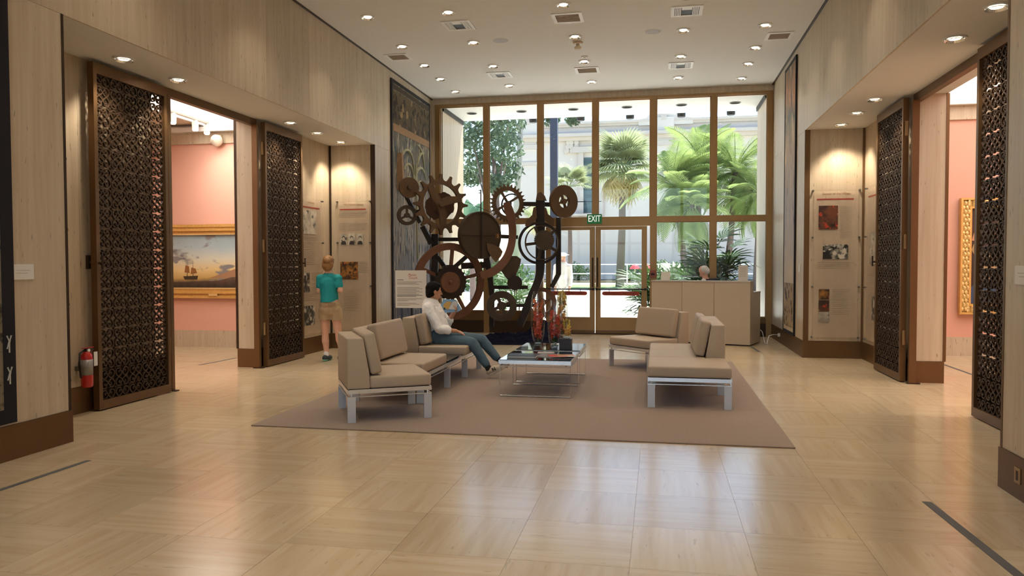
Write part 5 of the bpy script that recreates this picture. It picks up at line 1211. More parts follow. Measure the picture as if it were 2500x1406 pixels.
band([(968, 305), (985, 360), (1010, 450), (1018, 560), (1005, 660), (970, 750), (910, 825), (845, 868), (780, 885)], [46, 70, 62, 58, 58, 60, 64, 64, 60], 'sickle_arm', RUSTR, -.3)
gp(MB().lathe([(0, -.04), (.07, -.04), (.075, .04), (0, .04)], 16, axis='y'), 'arm_boss', RUSTR, 785, 885, 30, -.3)
def plate(pts, name, m, dy, d=.03): 
    Q = [SP(x, y, dy) for x, y in pts]; n = len(Q); build(MB().add([q + Vector((0, -d/2, 0)) for q in Q] + [q + Vector((0, d/2, 0)) for q in Q], [tuple(range(n)), tuple(range(n, 2*n))[::-1]] + [(i, (i + 1) % n, n + (i + 1) % n, n + i) for i in range(n)]), name, m, gs)
plate([(812, 632), (850, 640), (915, 668), (938, 700), (925, 735), (885, 785), (860, 760), (820, 690)], 'cam_plate', RUST, -.28)
plate([(930, 760), (985, 735), (1050, 735), (1085, 760), (1080, 800), (1040, 900), (1000, 950), (960, 900), (925, 850)], 'rocker_plate', UMBER, -.1)
gp(MB().prism(circ(SR(1035, 950, 58), 28), -.03, .03, FRY), 'idler_disc', IRON, 1035, 950, 20, -.15)
# right hand wheel, knurled hub, reel
wheel(1230, 632, 170, .88, IRON, 18, 0, .1, 0, 'rim_wheel', .0, .03)
mb = MB(); r_ = SR(1250, 630, 140); mb.ring(circ(r_, 40), circ(r_*.93, 40), -.015, .015, FRY); spokes(mb, 5, 0, r_*.95, r_*.16, .012, .75); gp(mb, 'spoked_ring', UMBER, 1252, 628, 24, -.12)
R = SR(1270, 610, 80); P = toothed(R, R*.93, 30, 'sq'); gp(MB().prism(P, -.05, .05, FRY), 'knurled_hub', UMBER, 1270, 610, 24, -.2)
wheel(1425, 300, 130, .40, RUST, 42, 4, .12, .35, 'reel', -.15, .03, .16)
# posts, beams and brackets of the stand
band([(1240, 285), (1240, 700), (1232, 900), (1160, 1080), (1075, 1290)], [68, 72, 62, 60, 56], 'main_post', IRON, .05, .09)
band([(1105, 320), (1330, 325)], 34, 'cross_beam', IRON, .08, .07)
band([(1385, 430), (1385, 880), (1330, 985)], [38, 40, 34], 'rear_post', IRON, .1, .07)
plate([(1205, 290), (1215, 240), (1245, 225), (1275, 255), (1290, 295)], 'post_finial', RUST, .0, .05)
plate([(1205, 340), (1215, 430), (1180, 470), (1150, 500), (1118, 495), (1130, 450), (1175, 410), (1185, 350)], 'bracket_wing', RUST, .0, .04)
plate([(1285, 350), (1300, 400), (1350, 440), (1345, 500), (1310, 480), (1270, 440), (1268, 350)], 'bracket_wing', RUST, .0, .04)
band([(400, 560), (400, 760), (395, 1000), (360, 1330)], 56, 'left_post', IRON, .15, .08)
band([(300, 500), (370, 640)], 40, 'left_strut', IRON, .12, .06); band([(430, 603), (620, 603)], 30, 'tie_bar', IRON, .15, .05); band([(890, 578), (1060, 585)], 30, 'tie_bar', IRON, .15, .05)
band([(610, 815), (830, 805)], 50, 'lower_beam', IRON, .15, .06); band([(810, 740), (840, 900), (855, 1060), (850, 1300)], [44, 44, 40, 36], 'middle_post', IRON, .15, .06); band([(850, 985), (1140, 985)], 30, 'foot_beam', IRON, .12, .06)
band([(560, 820), (650, 740)], 32, 'brace', IRON, .1, .05); band([(480, 830), (420, 740)], 32, 'brace', IRON, .1, .05)
band([(280, 470), (170, 260)], 30, 'disc_arm', IRON, .0, .05); band([(230, 390), (300, 370)], 26, 'disc_arm', IRON, .05, .05)
wheel(930, 1135, 120, .56, UMBER, 16, 4, .2, .4, 'lower_gear', -.1, .035, .3); wheel(1248, 1105, 120, .72, RUSTR, 14, 4, .16, .3, 'lower_wheel', .1, .03, .3)
band([(900, 1130), (1240, 1130)], 26, 'axle', IRON, .08, .05)
build(MB().tube([SP(765, 395, -.2), SP(765, 205, -.2)], .012, 6).tube([SP(765, 212, -.2), SP(748, 212, -.2)], .008, 5).tube([SP(765, 232, -.2), SP(748, 232, -.2)], .008, 5), 'mast', IRON, gs); build(MB().tube([SP(640, 300, -.1), SP(850, 388, -.1)], .005, 5), 'wire', IRON, gs)
build(MB().tube([SP(1060, 395, 0), SP(1160, 340, 0)], .006, 5), 'wire', IRON, gs)
c1, c2 = SP(360, 1330, .15), SP(1075, 1290, .05)
build(MB().box(c1.x - .4, c1.x + .5, c1.y - .25, c1.y + .25, 0, .08), 'foot_plate', IRON, gs); build(MB().box(c2.x - .35, c2.x + .35, c2.y - .22, c2.y + .25, 0, .10), 'foot_plate', IRON, gs)

# ---- dark cloth heaped on the floor
r2 = np.random.default_rng(5); n1, n2 = 130, 70
U, V = np.meshgrid(np.linspace(0, 1, n1), np.linspace(0, 1, n2)); q = random.Random(8)
Xc = -3.55 + 1.75*U + .05*np.sin(9*V); Yc = 13.45 + .62*U*.8 + (1.25 - .25*U)*V + .06*np.sin(7*U)
Zc = .02 + .05*np.abs(np.sin(11*V + 5*U + 2*np.sin(6*U))) + .035*np.abs(np.sin(19*U + 9*V + 1.5*np.sin(9*V))) + .30*np.exp(-((U - .83)/.16)**2 - ((V - .62)/.3)**2) + .05*np.exp(-((U - .45)/.3)**2 - ((V - .55)/.3)**2)
edge = np.minimum(np.minimum(U, 1 - U)*6, np.minimum(V, 1 - V)*6).clip(0, 1); Zc = (Zc + .022*(1 - np.abs(np.sin(31*V + 8*U + 3*np.sin(5*U))))**3 + .018*(1 - np.abs(np.sin(27*U - 13*V + 2*np.sin(8*V))))**3)*edge + .006
vs = np.stack([Xc, Yc, Zc], -1).reshape(-1, 3).tolist(); fs = [(j*n1 + i, j*n1 + i + 1, (j + 1)*n1 + i + 1, (j + 1)*n1 + i) for j in range(n2 - 1) for i in range(n1 - 1)]
o = build(MB().add(vs, fs), 'draped_cloth', mat('navy_cloth', (20, 21, 36), 1.0, 0, .08, noise=(14, .5, (1, 1, 1)), bump=.5), smooth=True); sm = o.modifiers.new('solid', 'SOLIDIFY'); sm.thickness = .006
tag(o, 'crumpled dark navy cloth heaped on the floor before the gears', 'cloth')

# ---- sign on a stand
a, b = PY(965, 660, 12.0), PY(1041, 752, 12.0)
x0, x1, z1, z0 = a.x, b.x, a.z, b.z
t = thing('sign_stand', 'white text sign with red heading on a stand beside the tapestry', 'sign', ((x0 + x1)/2, 12.05, 0))
brd = build(MB().box(x0, x1, 12.0, 12.012, z0, z1), 'board', PAPER, t)
build(MB().tube([((x0 + x1)/2, 12.03, .01), ((x0 + x1)/2, 12.03, z1 - .1)], .014, 8), 'pole', BLACKM, t); build(MB().lathe([(.16, .0005), (.16, .012), (.02, .02)], 24, ((x0 + x1)/2, 12.03, 0)), 'base', BLACKM, t)
cx = (x0 + x1)/2; REDT = mat('script_red', (184, 78, 60), .6)
text('Please', .055, REDT, brd, FACE_NEG_Y(cx + .02, 11.9995, z1 - .075), shear=.35); text('Touch', .06, REDT, brd, FACE_NEG_Y(cx + .03, 11.9995, z1 - .125), shear=.35)
for k in range(22):
    if k in (3, 4, 14, 18): continue
    z = z1 - .19 - .0185*k; wl = (x1 - x0)*(.82 - .1*((k*5) % 3)); 
    if k in (17, 21): wl *= .5
    build(MB().box(x0 + .03, x0 + .03 + wl, 11.9988, 12.0, z - .004, z + .003), 'text_line', INKD if k in (12, 13) else INK, brd)
build(MB().box(x0 + .03, x0 + .14, 11.9988, 12.0, z1 - .162, z1 - .154), 'text_line', INKD, brd)

# ================================================================== PEOPLE
def capsule(mb, a, b, ra, rb, n=12, sq=1.0, up=None):
    """tapered rounded limb from a to b"""
    a, b = Vector(a), Vector(b); d = b - a; L = max(d.length, 1e-4); t = d/L
    x = t.cross(Vector(up) if up else (Vector((0, 0, 1)) if abs(t.z) < .9 else Vector((1, 0, 0)))).normalized(); y = t.cross(x)
    rings = []
    for q in (-.97, -.75, -.4, 0): rings.append((a + t*ra*q, ra*math.sqrt(max(0.01, 1 - q*q))))
    for q in (.25, .5, .75): rings.append((a.lerp(b, q), ra + (rb - ra)*q))
    for q in (0, .4, .75, .97): rings.append((b + t*rb*q, rb*math.sqrt(max(0.01, 1 - q*q))))
    vs = [p + r*(math.cos(2*PI*k/n)*x + sq*math.sin(2*PI*k/n)*y) for p, r in rings for k in range(n)]; fs = []
    for i in range(len(rings) - 1):
        for k in range(n): fs.append((i*n + k, i*n + (k + 1) % n, (i + 1)*n + (k + 1) % n, (i + 1)*n + k))
    fs += [tuple(range(n))[::-1], tuple(range((len(rings) - 1)*n, len(rings)*n))]; mb.add(vs, fs)
def ell(mb, c, r, M=None, n=16):
    c = Vector(c); vs = []; fs = []; m = 10
    for i in range(m + 1):
        th = PI*(i + .02*(i == 0) - .02*(i == m))/m
        for k in range(n):
            v = Vector((r[0]*math.sin(th)*math.cos(2*PI*k/n), r[1]*math.sin(th)*math.sin(2*PI*k/n), r[2]*math.cos(th)))
            vs.append(c + ((M @ v) if M is not None else v))
    for i in range(m):
        for k in range(n): fs.append((i*n + k, (i + 1)*n + k, (i + 1)*n + (k + 1) % n, i*n + (k + 1) % n))
    fs += [tuple(range(n)), tuple(range(m*n, (m + 1)*n))[::-1]]; mb.add(vs, fs)
def fuse(mb, name, m, parent, vox=.009, smooth=5, wrinkle=0., cuts=()):
    me = mb.mesh(name); fix_normals(me); o = bpy.data.objects.new('tmp', me); COL.objects.link(o)
    r = o.modifiers.new('r', 'REMESH'); r.mode = 'VOXEL'; r.voxel_size = vox
    s = o.modifiers.new('s', 'SMOOTH'); s.factor = .5; s.iterations = smooth
    if wrinkle:
        tx = bpy.data.textures.new('wr', 'CLOUDS'); tx.noise_scale = .07; d = o.modifiers.new('d', 'DISPLACE'); d.texture = tx; d.strength = wrinkle; d.mid_level = .5
    me2 = bpy.data.meshes.new_from_object(o.evaluated_get(bpy.context.evaluated_depsgraph_get())); bpy.data.objects.remove(o); me2.name = name; me2.materials.clear()
    if cuts:
        bm = bmesh.new(); bm.from_mesh(me2)
        for co, no in cuts: bmesh.ops.bisect_plane(bm, geom=bm.verts[:] + bm.edges[:] + bm.faces[:], plane_co=co, plane_no=no, clear_outer=True)
        bm.to_mesh(me2); bm.free()
    return link(name, me2, m, parent, smooth=True)
def head(mb, c, fwd, up, s=1.0):
    """skull, jaw, nose, ears added to the body surface; fwd is where the face looks"""
    f = Vector(fwd).normalized(); u = (Vector(up) - f*f.dot(Vector(up))).normalized(); l = u.cross(f)
    M = Matrix((( f.x, l.x, u.x), (f.y, l.y, u.y), (f.z, l.z, u.z)))
    P = lambda a, b, d: Vector(c) + (f*a + l*b + u*d)*s
    ell(mb, P(-.008, 0, .03), (.096*s, .076*s, .098*s), M); ell(mb, P(.03, 0, -.045), (.062*s, .054*s, .072*s), M)
    capsule(mb, P(.092, 0, .012), P(.108, 0, -.022), .010*s, .015*s, 8)
    ell(mb, P(.085, 0, -.062), (.012*s, .024*s, .012*s), M)
    for q in (-1, 1): ell(mb, P(-.012, q*.078, -.008), (.020*s, .009*s, .033*s), M); ell(mb, P(.078, q*.03, .012), (.013*s, .02*s, .009*s), M)
    return P, M
def hand(mb, w, d, n, s=1.0, curl=.5, side=1):
    """palm at wrist w pointing along d, back of hand along n; five bent fingers"""
    d = Vector(d).normalized(); n = (Vector(n) - d*d.dot(Vector(n))).normalized(); x = d.cross(n)*side; w = Vector(w)
    P = lambda a, b, c: w + (d*a + x*b + n*c)*s
    capsule(mb, P(0, 0, 0), P(.03, 0, 0), .026*s, .030*s, 10, .7, n); ell(mb, P(.055, 0, 0), (.04*s, .04*s, .02*s), Matrix(((d.x, x.x, n.x), (d.y, x.y, n.y), (d.z, x.z, n.z))))
    for k, (b, L) in enumerate(((-.033, .062), (-.011, .075), (.011, .078), (.032, .068))):
        p0, c1 = P(.075, b, 0), curl; p1 = p0 + (d*math.cos(c1*.6) - n*math.sin(c1*.6))*L*.5*s + x*b*.12*s; p2 = p1 + (d*math.cos(c1*1.5) - n*math.sin(c1*1.5))*L*.5*s
        capsule(mb, p0, p1, .0095*s, .0088*s, 8); capsule(mb, p1, p2, .0088*s, .0075*s, 8)
    t0 = P(.025, .03, -.005); t1 = P(.055, .058, -.018); t2 = P(.085, .062, -.03); capsule(mb, t0, t1, .012*s, .0105*s, 8); capsule(mb, t1, t2, .0105*s, .009*s, 8)
SKIN_A = mat('skin_tan', (206, 150, 118), .55); SKIN_B = mat('skin_light', (222, 172, 146), .55); SKIN_C = mat('skin_pink', (222, 170, 148), .55)
HAIR_B = mat('hair_black', (14, 10, 9), .75, 0, .2, noise=(60, .4, (1, 1, .3)), bump=.5); HAIR_L = mat('hair_blonde', (150, 108, 62), .5, noise=(70, .4, (1, 1, .3)), bump=.6); HAIR_W = mat('hair_white', (206, 204, 200), .6, noise=(60, .2, (1, 1, 1)), bump=.4)
EYE = mat('eye_dark', (30, 22, 18), .2)
def eyes(P, par, m=EYE):
    for q in (-1, 1): e = MB(); ell(e, P(.088, q*.03, .010), (.006, .008, .005), None, 8); build(e, 'eye', m, par)

# ---- seated man
def MP(x, y, Y): return PY(960 + x/5.207, 660 + y/5.207, Y)
man = thing('person', 'man in white shirt and jeans reading a brochure on the left sofa', 'person', (-2.75, 9.72, .44))
hc = MP(520, 272, 9.80); fw = Vector((.80, .58, -.10))
mb = MB(); P, HM = head(mb, hc, fw, (-.05, 0, 1), 1.0)
nk = MP(478, 410, 9.80); capsule(mb, hc + Vector((-.03, -.01, -.06)), nk, .054, .06)
sh_n, sh_f = MP(440, 480, 9.62), MP(545, 470, 10.0); el_n, wr_n = MP(585, 745, 9.55), MP(800, 772, 9.62); el_f, wr_f = MP(690, 672, 10.0), MP(772, 535, 9.93)
pv = MP(600, 845, 9.79); chest = MP(510, 560, 9.80)
capsule(mb, nk, chest, .07, .11); capsule(mb, chest, pv, .11, .12); capsule(mb, sh_n, el_n, .042, .036); capsule(mb, el_n, wr_n, .038, .027); capsule(mb, sh_f, el_f, .042, .036); capsule(mb, el_f, wr_f, .038, .027); capsule(mb, sh_n, sh_f, .05, .05)
hp_n, hp_f = MP(625, 865, 9.68), MP(640, 850, 9.90); kn_n, kn_f = MP(1005, 925, 9.62), MP(1120, 880, 9.92); an_n, an_f = MP(1195, 1215, 9.60), MP(1325, 1120, 9.93)
for h_, k_, a_ in ((hp_n, kn_n, an_n), (hp_f, kn_f, an_f)): capsule(mb, h_, k_, .07, .052); capsule(mb, k_, a_, .05, .036)
hand(mb, wr_n, (MP(880, 795, 9.66) - wr_n), (.1, -.3, 1), .92, .35, -1); hand(mb, wr_f, (MP(812, 470, 9.9) - wr_f), (.8, .3, .3), .9, 1.0, 1)
body = fuse(mb, 'body', SKIN_A, man, .0065, 4); eyes(P, man)
mb = MB()
ell(mb, P(-.022, 0, .045), (.103, .085, .096), HM); ell(mb, P(-.05, 0, .0), (.068, .08, .085), HM); ell(mb, P(.03, .0, .085), (.062, .066, .04), HM); ell(mb, P(-.07, 0, -.04), (.042, .06, .05), HM)
fuse(mb, 'hair', HAIR_B, man, .007, 3, .006)
SHIRT = mat('shirt_white', (248, 246, 243), .75, noise=(9, .05, (1, 1, 1)))
mb = MB()
capsule(mb, nk + Vector((0, 0, -.03)), chest, .115, .155, 14, 1.0); capsule(mb, chest, MP(565, 740, 9.79), .155, .16, 14); capsule(mb, MP(565, 740, 9.79), MP(590, 868, 9.79), .16, .165, 14); capsule(mb, sh_n, sh_f, .078, .078); capsule(mb, sh_n, el_n, .075, .066); capsule(mb, el_n, el_n.lerp(wr_n, .5), .066, .060); capsule(mb, sh_f, el_f, .075, .062); capsule(mb, el_f, el_f.lerp(wr_f, .3), .06, .056)
capsule(mb, nk + Vector((-.02, -.045, .02)), nk + Vector((.03, .05, -.005)), .034, .034)
fuse(mb, 'shirt', SHIRT, man, .009, 4, .024)
JEAN = mat('jeans_blue', (84, 108, 122), .85, noise=(16, .18, (1, 1, 1)), bump=.1)
mb = MB(); capsule(mb, MP(575, 840, 9.70), MP(575, 835, 9.88), .125, .125)
for h_, k_, a_ in ((hp_n, kn_n, an_n), (hp_f, kn_f, an_f)): capsule(mb, h_, k_, .102, .078); capsule(mb, k_, k_.lerp(a_, .92), .077, .055)
fuse(mb, 'jeans', JEAN, man, .009, 4, .012)
SOCK = mat('sock_dark', (34, 30, 30), .9); SHOE = mat('shoe_tan', (206, 190, 168), .7, noise=(25, .15, (1, 1, 1))); SOLE = mat('shoe_sole', (226, 220, 208), .6)
for an, heel, toe, yy_ in ((an_n, MP(1228, 1335, 9.60), MP(1425, 1235, 9.58), 9.6), (an_f, MP(1335, 1180, 9.93), MP(1460, 1245, 9.93), 9.93)):
    mb = MB(); capsule(mb, an, heel + Vector((.0, 0, .06)), .042, .042); fuse(mb, 'sock', SOCK, man, .007, 3)
    d = (toe - heel).normalized(); nrm = Vector((0, -1, 0)).cross(d); nrm = -nrm if nrm.z < 0 else nrm
    mb = MB(); capsule(mb, heel + nrm*.045 + d*.02, heel + nrm*.05 + d*.10, .044, .045); capsule(mb, heel + nrm*.045 + d*.08, toe + nrm*.03 - d*.04, .046, .034, 12, .95); ell(mb, toe + nrm*.03 - d*.05, (.05, .042, .034)); sh_ = fuse(mb, 'shoe', SHOE, man, .007, 3)
    mb = MB(); capsule(mb, heel + nrm*.008 + d*.02, toe + nrm*.006 - d*.04, .036, .036, 12, .42, nrm); fuse(mb, 'sole', SOLE, sh_, .006, 2)
    c = heel.lerp(toe, .42) + nrm*.05; X = d; Z = nrm; Yv = Z.cross(X)
    Mt = Matrix(((X.x, Z.x, -Yv.x, c.x), (X.y, Z.y, -Yv.y, c.y - .05), (X.z, Z.z, -Yv.z, c.z), (0, 0, 0, 1)))
    text('N', .07, SOCK, sh_, Mt, 'shoe_letter', .004)
# open brochure in his raised hand
t = thing('open_brochure', 'open brochure with a blue and yellow page held up by the seated man', 'brochure', MP(740, 450, 9.9))
bl = [MP(612, 420, 9.78), MP(640, 360, 9.86), MP(735, 372, 9.93), MP(700, 530, 9.93), MP(625, 520, 9.80)]
def sheet(pts, m, n, off=0.): 
    k = len(pts); f_ = Vector((.0, -.002, 0)); build(MB().add([p + f_*off for p in pts] + [p + f_*(off + 1) for p in pts], [tuple(range(k))[::-1], tuple(range(k, 2*k))] + [(i, (i + 1) % k, k + (i + 1) % k, k + i) for i in range(k)]), n, m, t)
sheet([MP(608, 430, 9.88), MP(640, 365, 9.88), MP(800, 372, 9.9), MP(872, 495, 9.9), MP(822, 525, 9.9), MP(660, 540, 9.88), MP(606, 505, 9.88)], mat('cover_blue', (150, 190, 222), .5), 'blue_cover'); sheet([MP(640, 430, 9.878), MP(690, 395, 9.878), MP(745, 400, 9.878), MP(700, 500, 9.878), MP(640, 470, 9.878)], mat('cover_yellow', (222, 178, 92), .5), 'yellow_patch', 1.2); sheet([MP(705, 490, 9.88), MP(760, 395, 9.88), MP(830, 390, 9.88), MP(800, 500, 9.88)], PAPER, 'white_page', 2.6); sheet([MP(640, 495, 9.88), MP(655, 465, 9.88), MP(665, 500, 9.88)], INKD, 'dark_print', 2.6)

# ---- standing woman
def WP(x, y, Y=11.0): return PY(740 + x/3.195, 460 + y/3.195, Y)
wo = thing('person', 'woman in a teal top and khaki shorts standing with her back turned', 'person', (-5.05, 11.0, 0))
hc = WP(198, 592); fw = Vector((-.15, .95, -.12)); mb = MB(); P, HM = head(mb, hc, fw, (0, 0, 1), .95)
nk = WP(198, 672); capsule(mb, hc + Vector((0, -.02, -.06)), nk, .05, .055)
shl, shr = WP(134, 700), WP(274, 700); ell_, elr = WP(124, 800, 10.98), WP(291, 795, 10.98); wl, wr = WP(185, 800, 11.22), WP(230, 805, 11.22)
ch, ws, hp = WP(200, 740), WP(205, 850), WP(208, 930)
capsule(mb, nk, ch, .07, .10); capsule(mb, ch, hp, .10, .12); capsule(mb, shl, shr, .05, .05)
for a, b, c in ((shl, ell_, wl), (shr, elr, wr)): capsule(mb, a, b, .045, .038); capsule(mb, b, c, .037, .026)
hl, hr = WP(172, 950), WP(248, 950); kl, kr = WP(172, 1130, 11.02), WP(275, 1120, 11.02); al, ar = WP(182, 1288, 10.99), WP(300, 1272, 11.03)
for a, b, c in ((hl, kl, al), (hr, kr, ar)): capsule(mb, a, b, .085, .055); capsule(mb, b, b.lerp(c, .4) + Vector((0, -.012, 0)), .053, .056); capsule(mb, b.lerp(c, .35), c, .056, .034)
hand(mb, wl, Vector((.7, .2, .15)), (0, 1, .2), .85, .4, 1); hand(mb, wr, Vector((-.7, .2, .15)), (0, 1, .2), .85, .4, -1)
fuse(mb, 'body', SKIN_B, wo, .0065, 4); eyes(P, wo)
mb = MB(); ell(mb, P(-.02, 0, .045), (.10, .09, .098), HM); ell(mb, P(-.05, 0, -.02), (.075, .088, .10), HM); ell(mb, P(-.11, 0, .045), (.05, .055, .05), HM); fuse(mb, 'hair', HAIR_L, wo, .007, 2, .012)
build(MB().tube([P(.03, -.085, .07), P(.02, -.05, .13), P(.02, .0, .147), P(.02, .05, .13), P(.03, .085, .07)], .006, 6), 'head_sunglasses', BLACKM, wo)
TEAL = mat('tee_teal', (24, 148, 152), .8, noise=(10, .08, (1, 1, 1)))
mb = MB(); capsule(mb, nk + Vector((0, 0, -.05)), ch, .10, .132, 14); capsule(mb, ch, ws, .138, .136, 14); capsule(mb, ws, WP(207, 935), .138, .146, 14); capsule(mb, shl, shr, .064, .064); capsule(mb, shl, shl.lerp(ell_, .6), .060, .056); capsule(mb, shr, shr.lerp(elr, .6), .060, .056); fuse(mb, 'tee_shirt', TEAL, wo, .009, 4, .010, [(WP(207, 884), (.05, 0, -1))])
KH = mat('shorts_khaki', (176, 152, 118), .85, noise=(12, .08, (1, 1, 1)))
mb = MB(); capsule(mb, WP(190, 905), WP(226, 905), .126, .126); capsule(mb, WP(185, 945), WP(232, 945), .125, .125)
for a, b in ((hl, kl), (hr, kr)): capsule(mb, a, a.lerp(b, .55), .108, .10)
sho = fuse(mb, 'shorts', KH, wo, .009, 3, .008, [(WP(207, 1022), (0, 0, -1))])
build(MB().box(*[WP(225, 905).x, WP(282, 905).x], 10.845, 10.86, WP(250, 912).z, WP(250, 888).z), 'pocket', mat('pocket_khaki', (150, 128, 98), .85), sho)
for a in (al, ar):
    fl_ = Vector((a.x, a.y, 0)); mb = MB(); capsule(mb, fl_ + Vector((0, -.05, .05)), fl_ + Vector((0, .06, .045)), .045, .045); capsule(mb, fl_ + Vector((0, .03, .045)), fl_ + Vector((-.01, .16, .035)), .044, .034); s_ = fuse(mb, 'sneaker', mat('sneaker_dark', (52, 58, 62), .7, noise=(30, .3, (1, 1, 1))), wo, .007, 3)
    mb = MB(); capsule(mb, fl_ + Vector((0, -.055, .016)), fl_ + Vector((-.01, .16, .016)), .04, .036, 12, .36, (0, 0, 1)); fuse(mb, 'sole', mat('sole_teal', (120, 200, 186), .6), s_, .006, 2)
    mb = MB(); capsule(mb, fl_ + Vector((0, -.01, .09)), fl_ + Vector((0, -.01, .115)), .042, .041); fuse(mb, 'ankle_sock', WHITE, wo, .007, 2)

# ---- clerk behind the desk
dk = thing('person', 'white haired clerk in a dark jacket sitting behind the reception desk', 'person', (.9, 15.6, 0))
hc = PY(1719, 664, 15.5); fw = Vector((-.75, .25, -.55)); mb = MB(); P, HM = head(mb, hc, fw, (-.3, 0, 1), 1.0)
nk = hc + Vector((.03, .0, -.15)); capsule(mb, hc + Vector((.02, 0, -.05)), nk, .055, .06); ch = nk + Vector((.03, .05, -.25)); pv = Vector((ch.x + .02, 15.62, .56)); capsule(mb, nk, ch, .07, .12); capsule(mb, ch, pv, .12, .13)
s1, s2 = nk + Vector((-.17, -.02, -.10)), nk + Vector((.20, .02, -.045)); e1, e2 = s1 + Vector((-.05, -.1, -.28)), s2 + Vector((.05, -.08, -.28)); w1, w2 = Vector((e1.x + .08, 15.27, 1.01)), Vector((e2.x - .12, 15.27, 1.01))
for a, b, c in ((s1, e1, w1), (s2, e2, w2)): capsule(mb, a, b, .045, .04); capsule(mb, b, c, .038, .028)
hand(mb, w1, (.2, -1, 0), (0, 0, 1), .9, .2, 1); hand(mb, w2, (-.2, -1, 0), (0, 0, 1), .9, .2, -1)
k1, k2 = pv + Vector((-.12, -.30, .02)), pv + Vector((.12, -.30, .02))
for q, k in ((-.1, k1), (.1, k2)): capsule(mb, pv + Vector((q, 0, 0)), k, .08, .06); capsule(mb, k, Vector((k.x, 15.42, .09)), .055, .04); capsule(mb, Vector((k.x, 15.42, .06)), Vector((k.x, 15.44, .04)), .04, .038)
fuse(mb, 'body', SKIN_C, dk, .0075, 4); eyes(P, dk)
mb = MB(); ell(mb, P(-.03, 0, .03), (.09, .086, .09), HM); ell(mb, P(-.045, 0, -.01), (.075, .083, .075), HM); fuse(mb, 'hair', HAIR_W, dk, .007, 2, .006)
mb = MB(); capsule(mb, nk + Vector((0, 0, -.06)), ch, .10, .16); capsule(mb, ch, pv, .165, .17); capsule(mb, s1, s2, .085, .085)
for a, b, c in ((s1, e1, w1), (s2, e2, w2)): capsule(mb, a, b, .08, .065); capsule(mb, b, b.lerp(c, .85), .06, .05)
fuse(mb, 'jacket', mat('jacket_navy', (28, 28, 36), .8), dk, .009, 4, .008)
mb = MB(); capsule(mb, nk + Vector((-.03, -.04, -.035)), nk + Vector((.02, .05, -.035)), .062, .062); fuse(mb, 'shirt_collar', WHITE, dk, .008, 2)
mb = MB(); capsule(mb, pv + Vector((-.06, 0, -.02)), pv + Vector((.06, 0, -.02)), .14, .14)
for q, k in ((-.1, k1), (.1, k2)): capsule(mb, pv + Vector((q, 0, 0)), k, .10, .08); capsule(mb, k, Vector((k.x, 15.42, .16)), .078, .065)
fuse(mb, 'trousers', mat('trousers_grey', (60, 60, 66), .85), dk, .01, 3)
for k in (k1, k2):
    mb = MB(); capsule(mb, Vector((k.x, 15.49, .045)), Vector((k.x, 15.34, .04)), .044, .04); fuse(mb, 'shoe', BLACKM, dk, .008, 2)
t = thing('office_chair', 'plain dark chair under the desk clerk', 'chair', (pv.x, 15.67, 0))
build(MB().box(pv.x - .24, pv.x + .24, 15.44, 15.86, .35, .395), 'seat', BLACKM, t, bevel=.01); build(MB().box(pv.x - .22, pv.x + .22, 15.88, 15.92, .50, .95), 'backrest', BLACKM, t, bevel=.01)
build(MB().box(pv.x - .03, pv.x + .03, 15.84, 15.88, .37, .8), 'back_bar', BLACKM, t)
for dx in (-.2, .2):
    for dy in (15.48, 15.82): build(MB().tube([(pv.x + dx, dy, .0005), (pv.x + dx, dy, .36)], .014, 6), 'leg', STEEL, t)

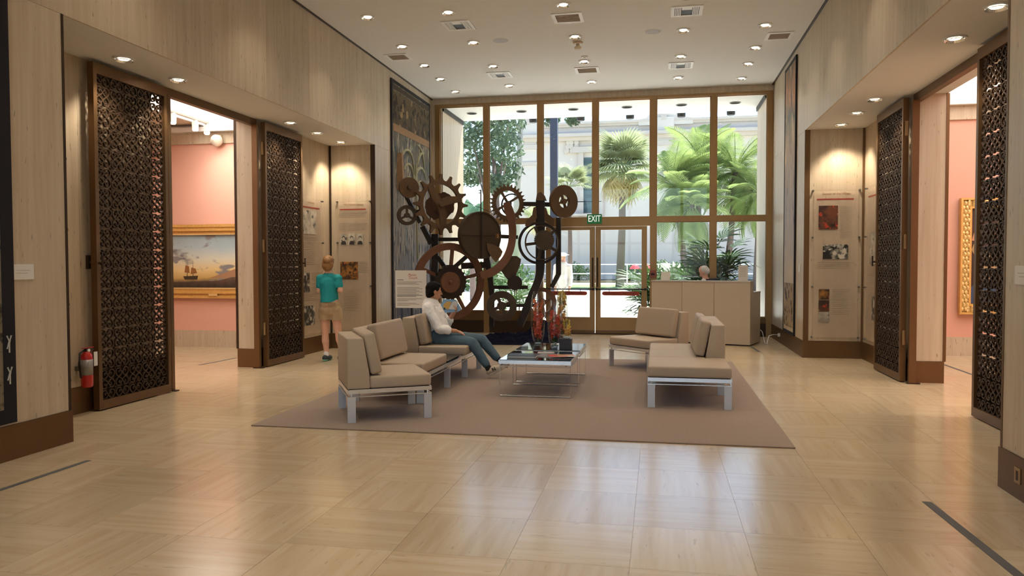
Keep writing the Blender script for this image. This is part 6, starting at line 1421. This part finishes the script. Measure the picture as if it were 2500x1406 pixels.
# ---- visitor in white outside
def OP(u, v, Y=19.5): return PY(u, v, Y)
ov = thing('person', 'visitor in white clothes standing on the plaza beyond the glass door', 'person', (OP(1374, 700).x, 19.5, 0))
c = OP(1374, 628); mb = MB(); P, HM = head(mb, c, (.6, -.6, 0), (0, 0, 1), .95); x = c.x; nk = Vector((x, 19.5, c.z - .15)); capsule(mb, c + Vector((0, 0, -.06)), nk, .05, .055)
zt = c.z; pv = Vector((x, 19.5, zt - .75)); capsule(mb, nk, pv, .10, .11)
s1, s2 = Vector((x - .17, 19.5, zt - .24)), Vector((x + .17, 19.5, zt - .24)); e1, e2 = s1 + Vector((-.04, 0, -.30)), s2 + Vector((.04, 0, -.30)); w1, w2 = e1 + Vector((.02, -.08, -.24)), e2 + Vector((-.02, -.08, -.24))
for a, b, d in ((s1, e1, w1), (s2, e2, w2)): capsule(mb, a, b, .045, .038); capsule(mb, b, d, .037, .026)
hand(mb, w1, (0, -.1, -1), (-1, 0, 0), .9, .4, 1); hand(mb, w2, (0, -.1, -1), (1, 0, 0), .9, .4, -1)
for q in (-.09, .09): capsule(mb, pv + Vector((q, 0, -.05)), Vector((x + q*1.2, 19.5, .48)), .085, .055); capsule(mb, Vector((x + q*1.2, 19.5, .48)), Vector((x + q*1.2, 19.5, .08)), .052, .036)
fuse(mb, 'body', SKIN_B, ov, .01, 4); eyes(P, ov)
WC = mat('cotton_white', (240, 238, 234), .8)
mb = MB(); capsule(mb, nk + Vector((0, 0, -.06)), pv, .13, .15); capsule(mb, s1, s2, .075, .075)
for a, b, d in ((s1, e1, w1), (s2, e2, w2)): capsule(mb, a, b, .07, .06); capsule(mb, b, b.lerp(d, .7), .055, .05)
fuse(mb, 'shirt', WC, ov, .011, 4, .01)
mb = MB(); capsule(mb, pv + Vector((-.05, 0, -.03)), pv + Vector((.05, 0, -.03)), .14, .14)
for q in (-.09, .09): capsule(mb, pv + Vector((q, 0, -.05)), Vector((x + q*1.2, 19.5, .48)), .11, .085); capsule(mb, Vector((x + q*1.2, 19.5, .48)), Vector((x + q*1.2, 19.5, .12)), .08, .065)
fuse(mb, 'trousers', WC, ov, .011, 3)
for q in (-.11, .11):
    mb = MB(); capsule(mb, Vector((x + q, 19.55, .035)), Vector((x + q, 19.38, .03)), .045, .04); fuse(mb, 'shoe', SOLE, ov, .009, 2)
mb = MB(); ell(mb, P(0, 0, .07), (.115, .10, .06), HM); mb.lathe([(.0, .0), (.17, .0), (.17, .012), (0, .02)], 20, P(0, 0, .06)); fuse(mb, 'sun_hat', WC, ov, .009, 2)
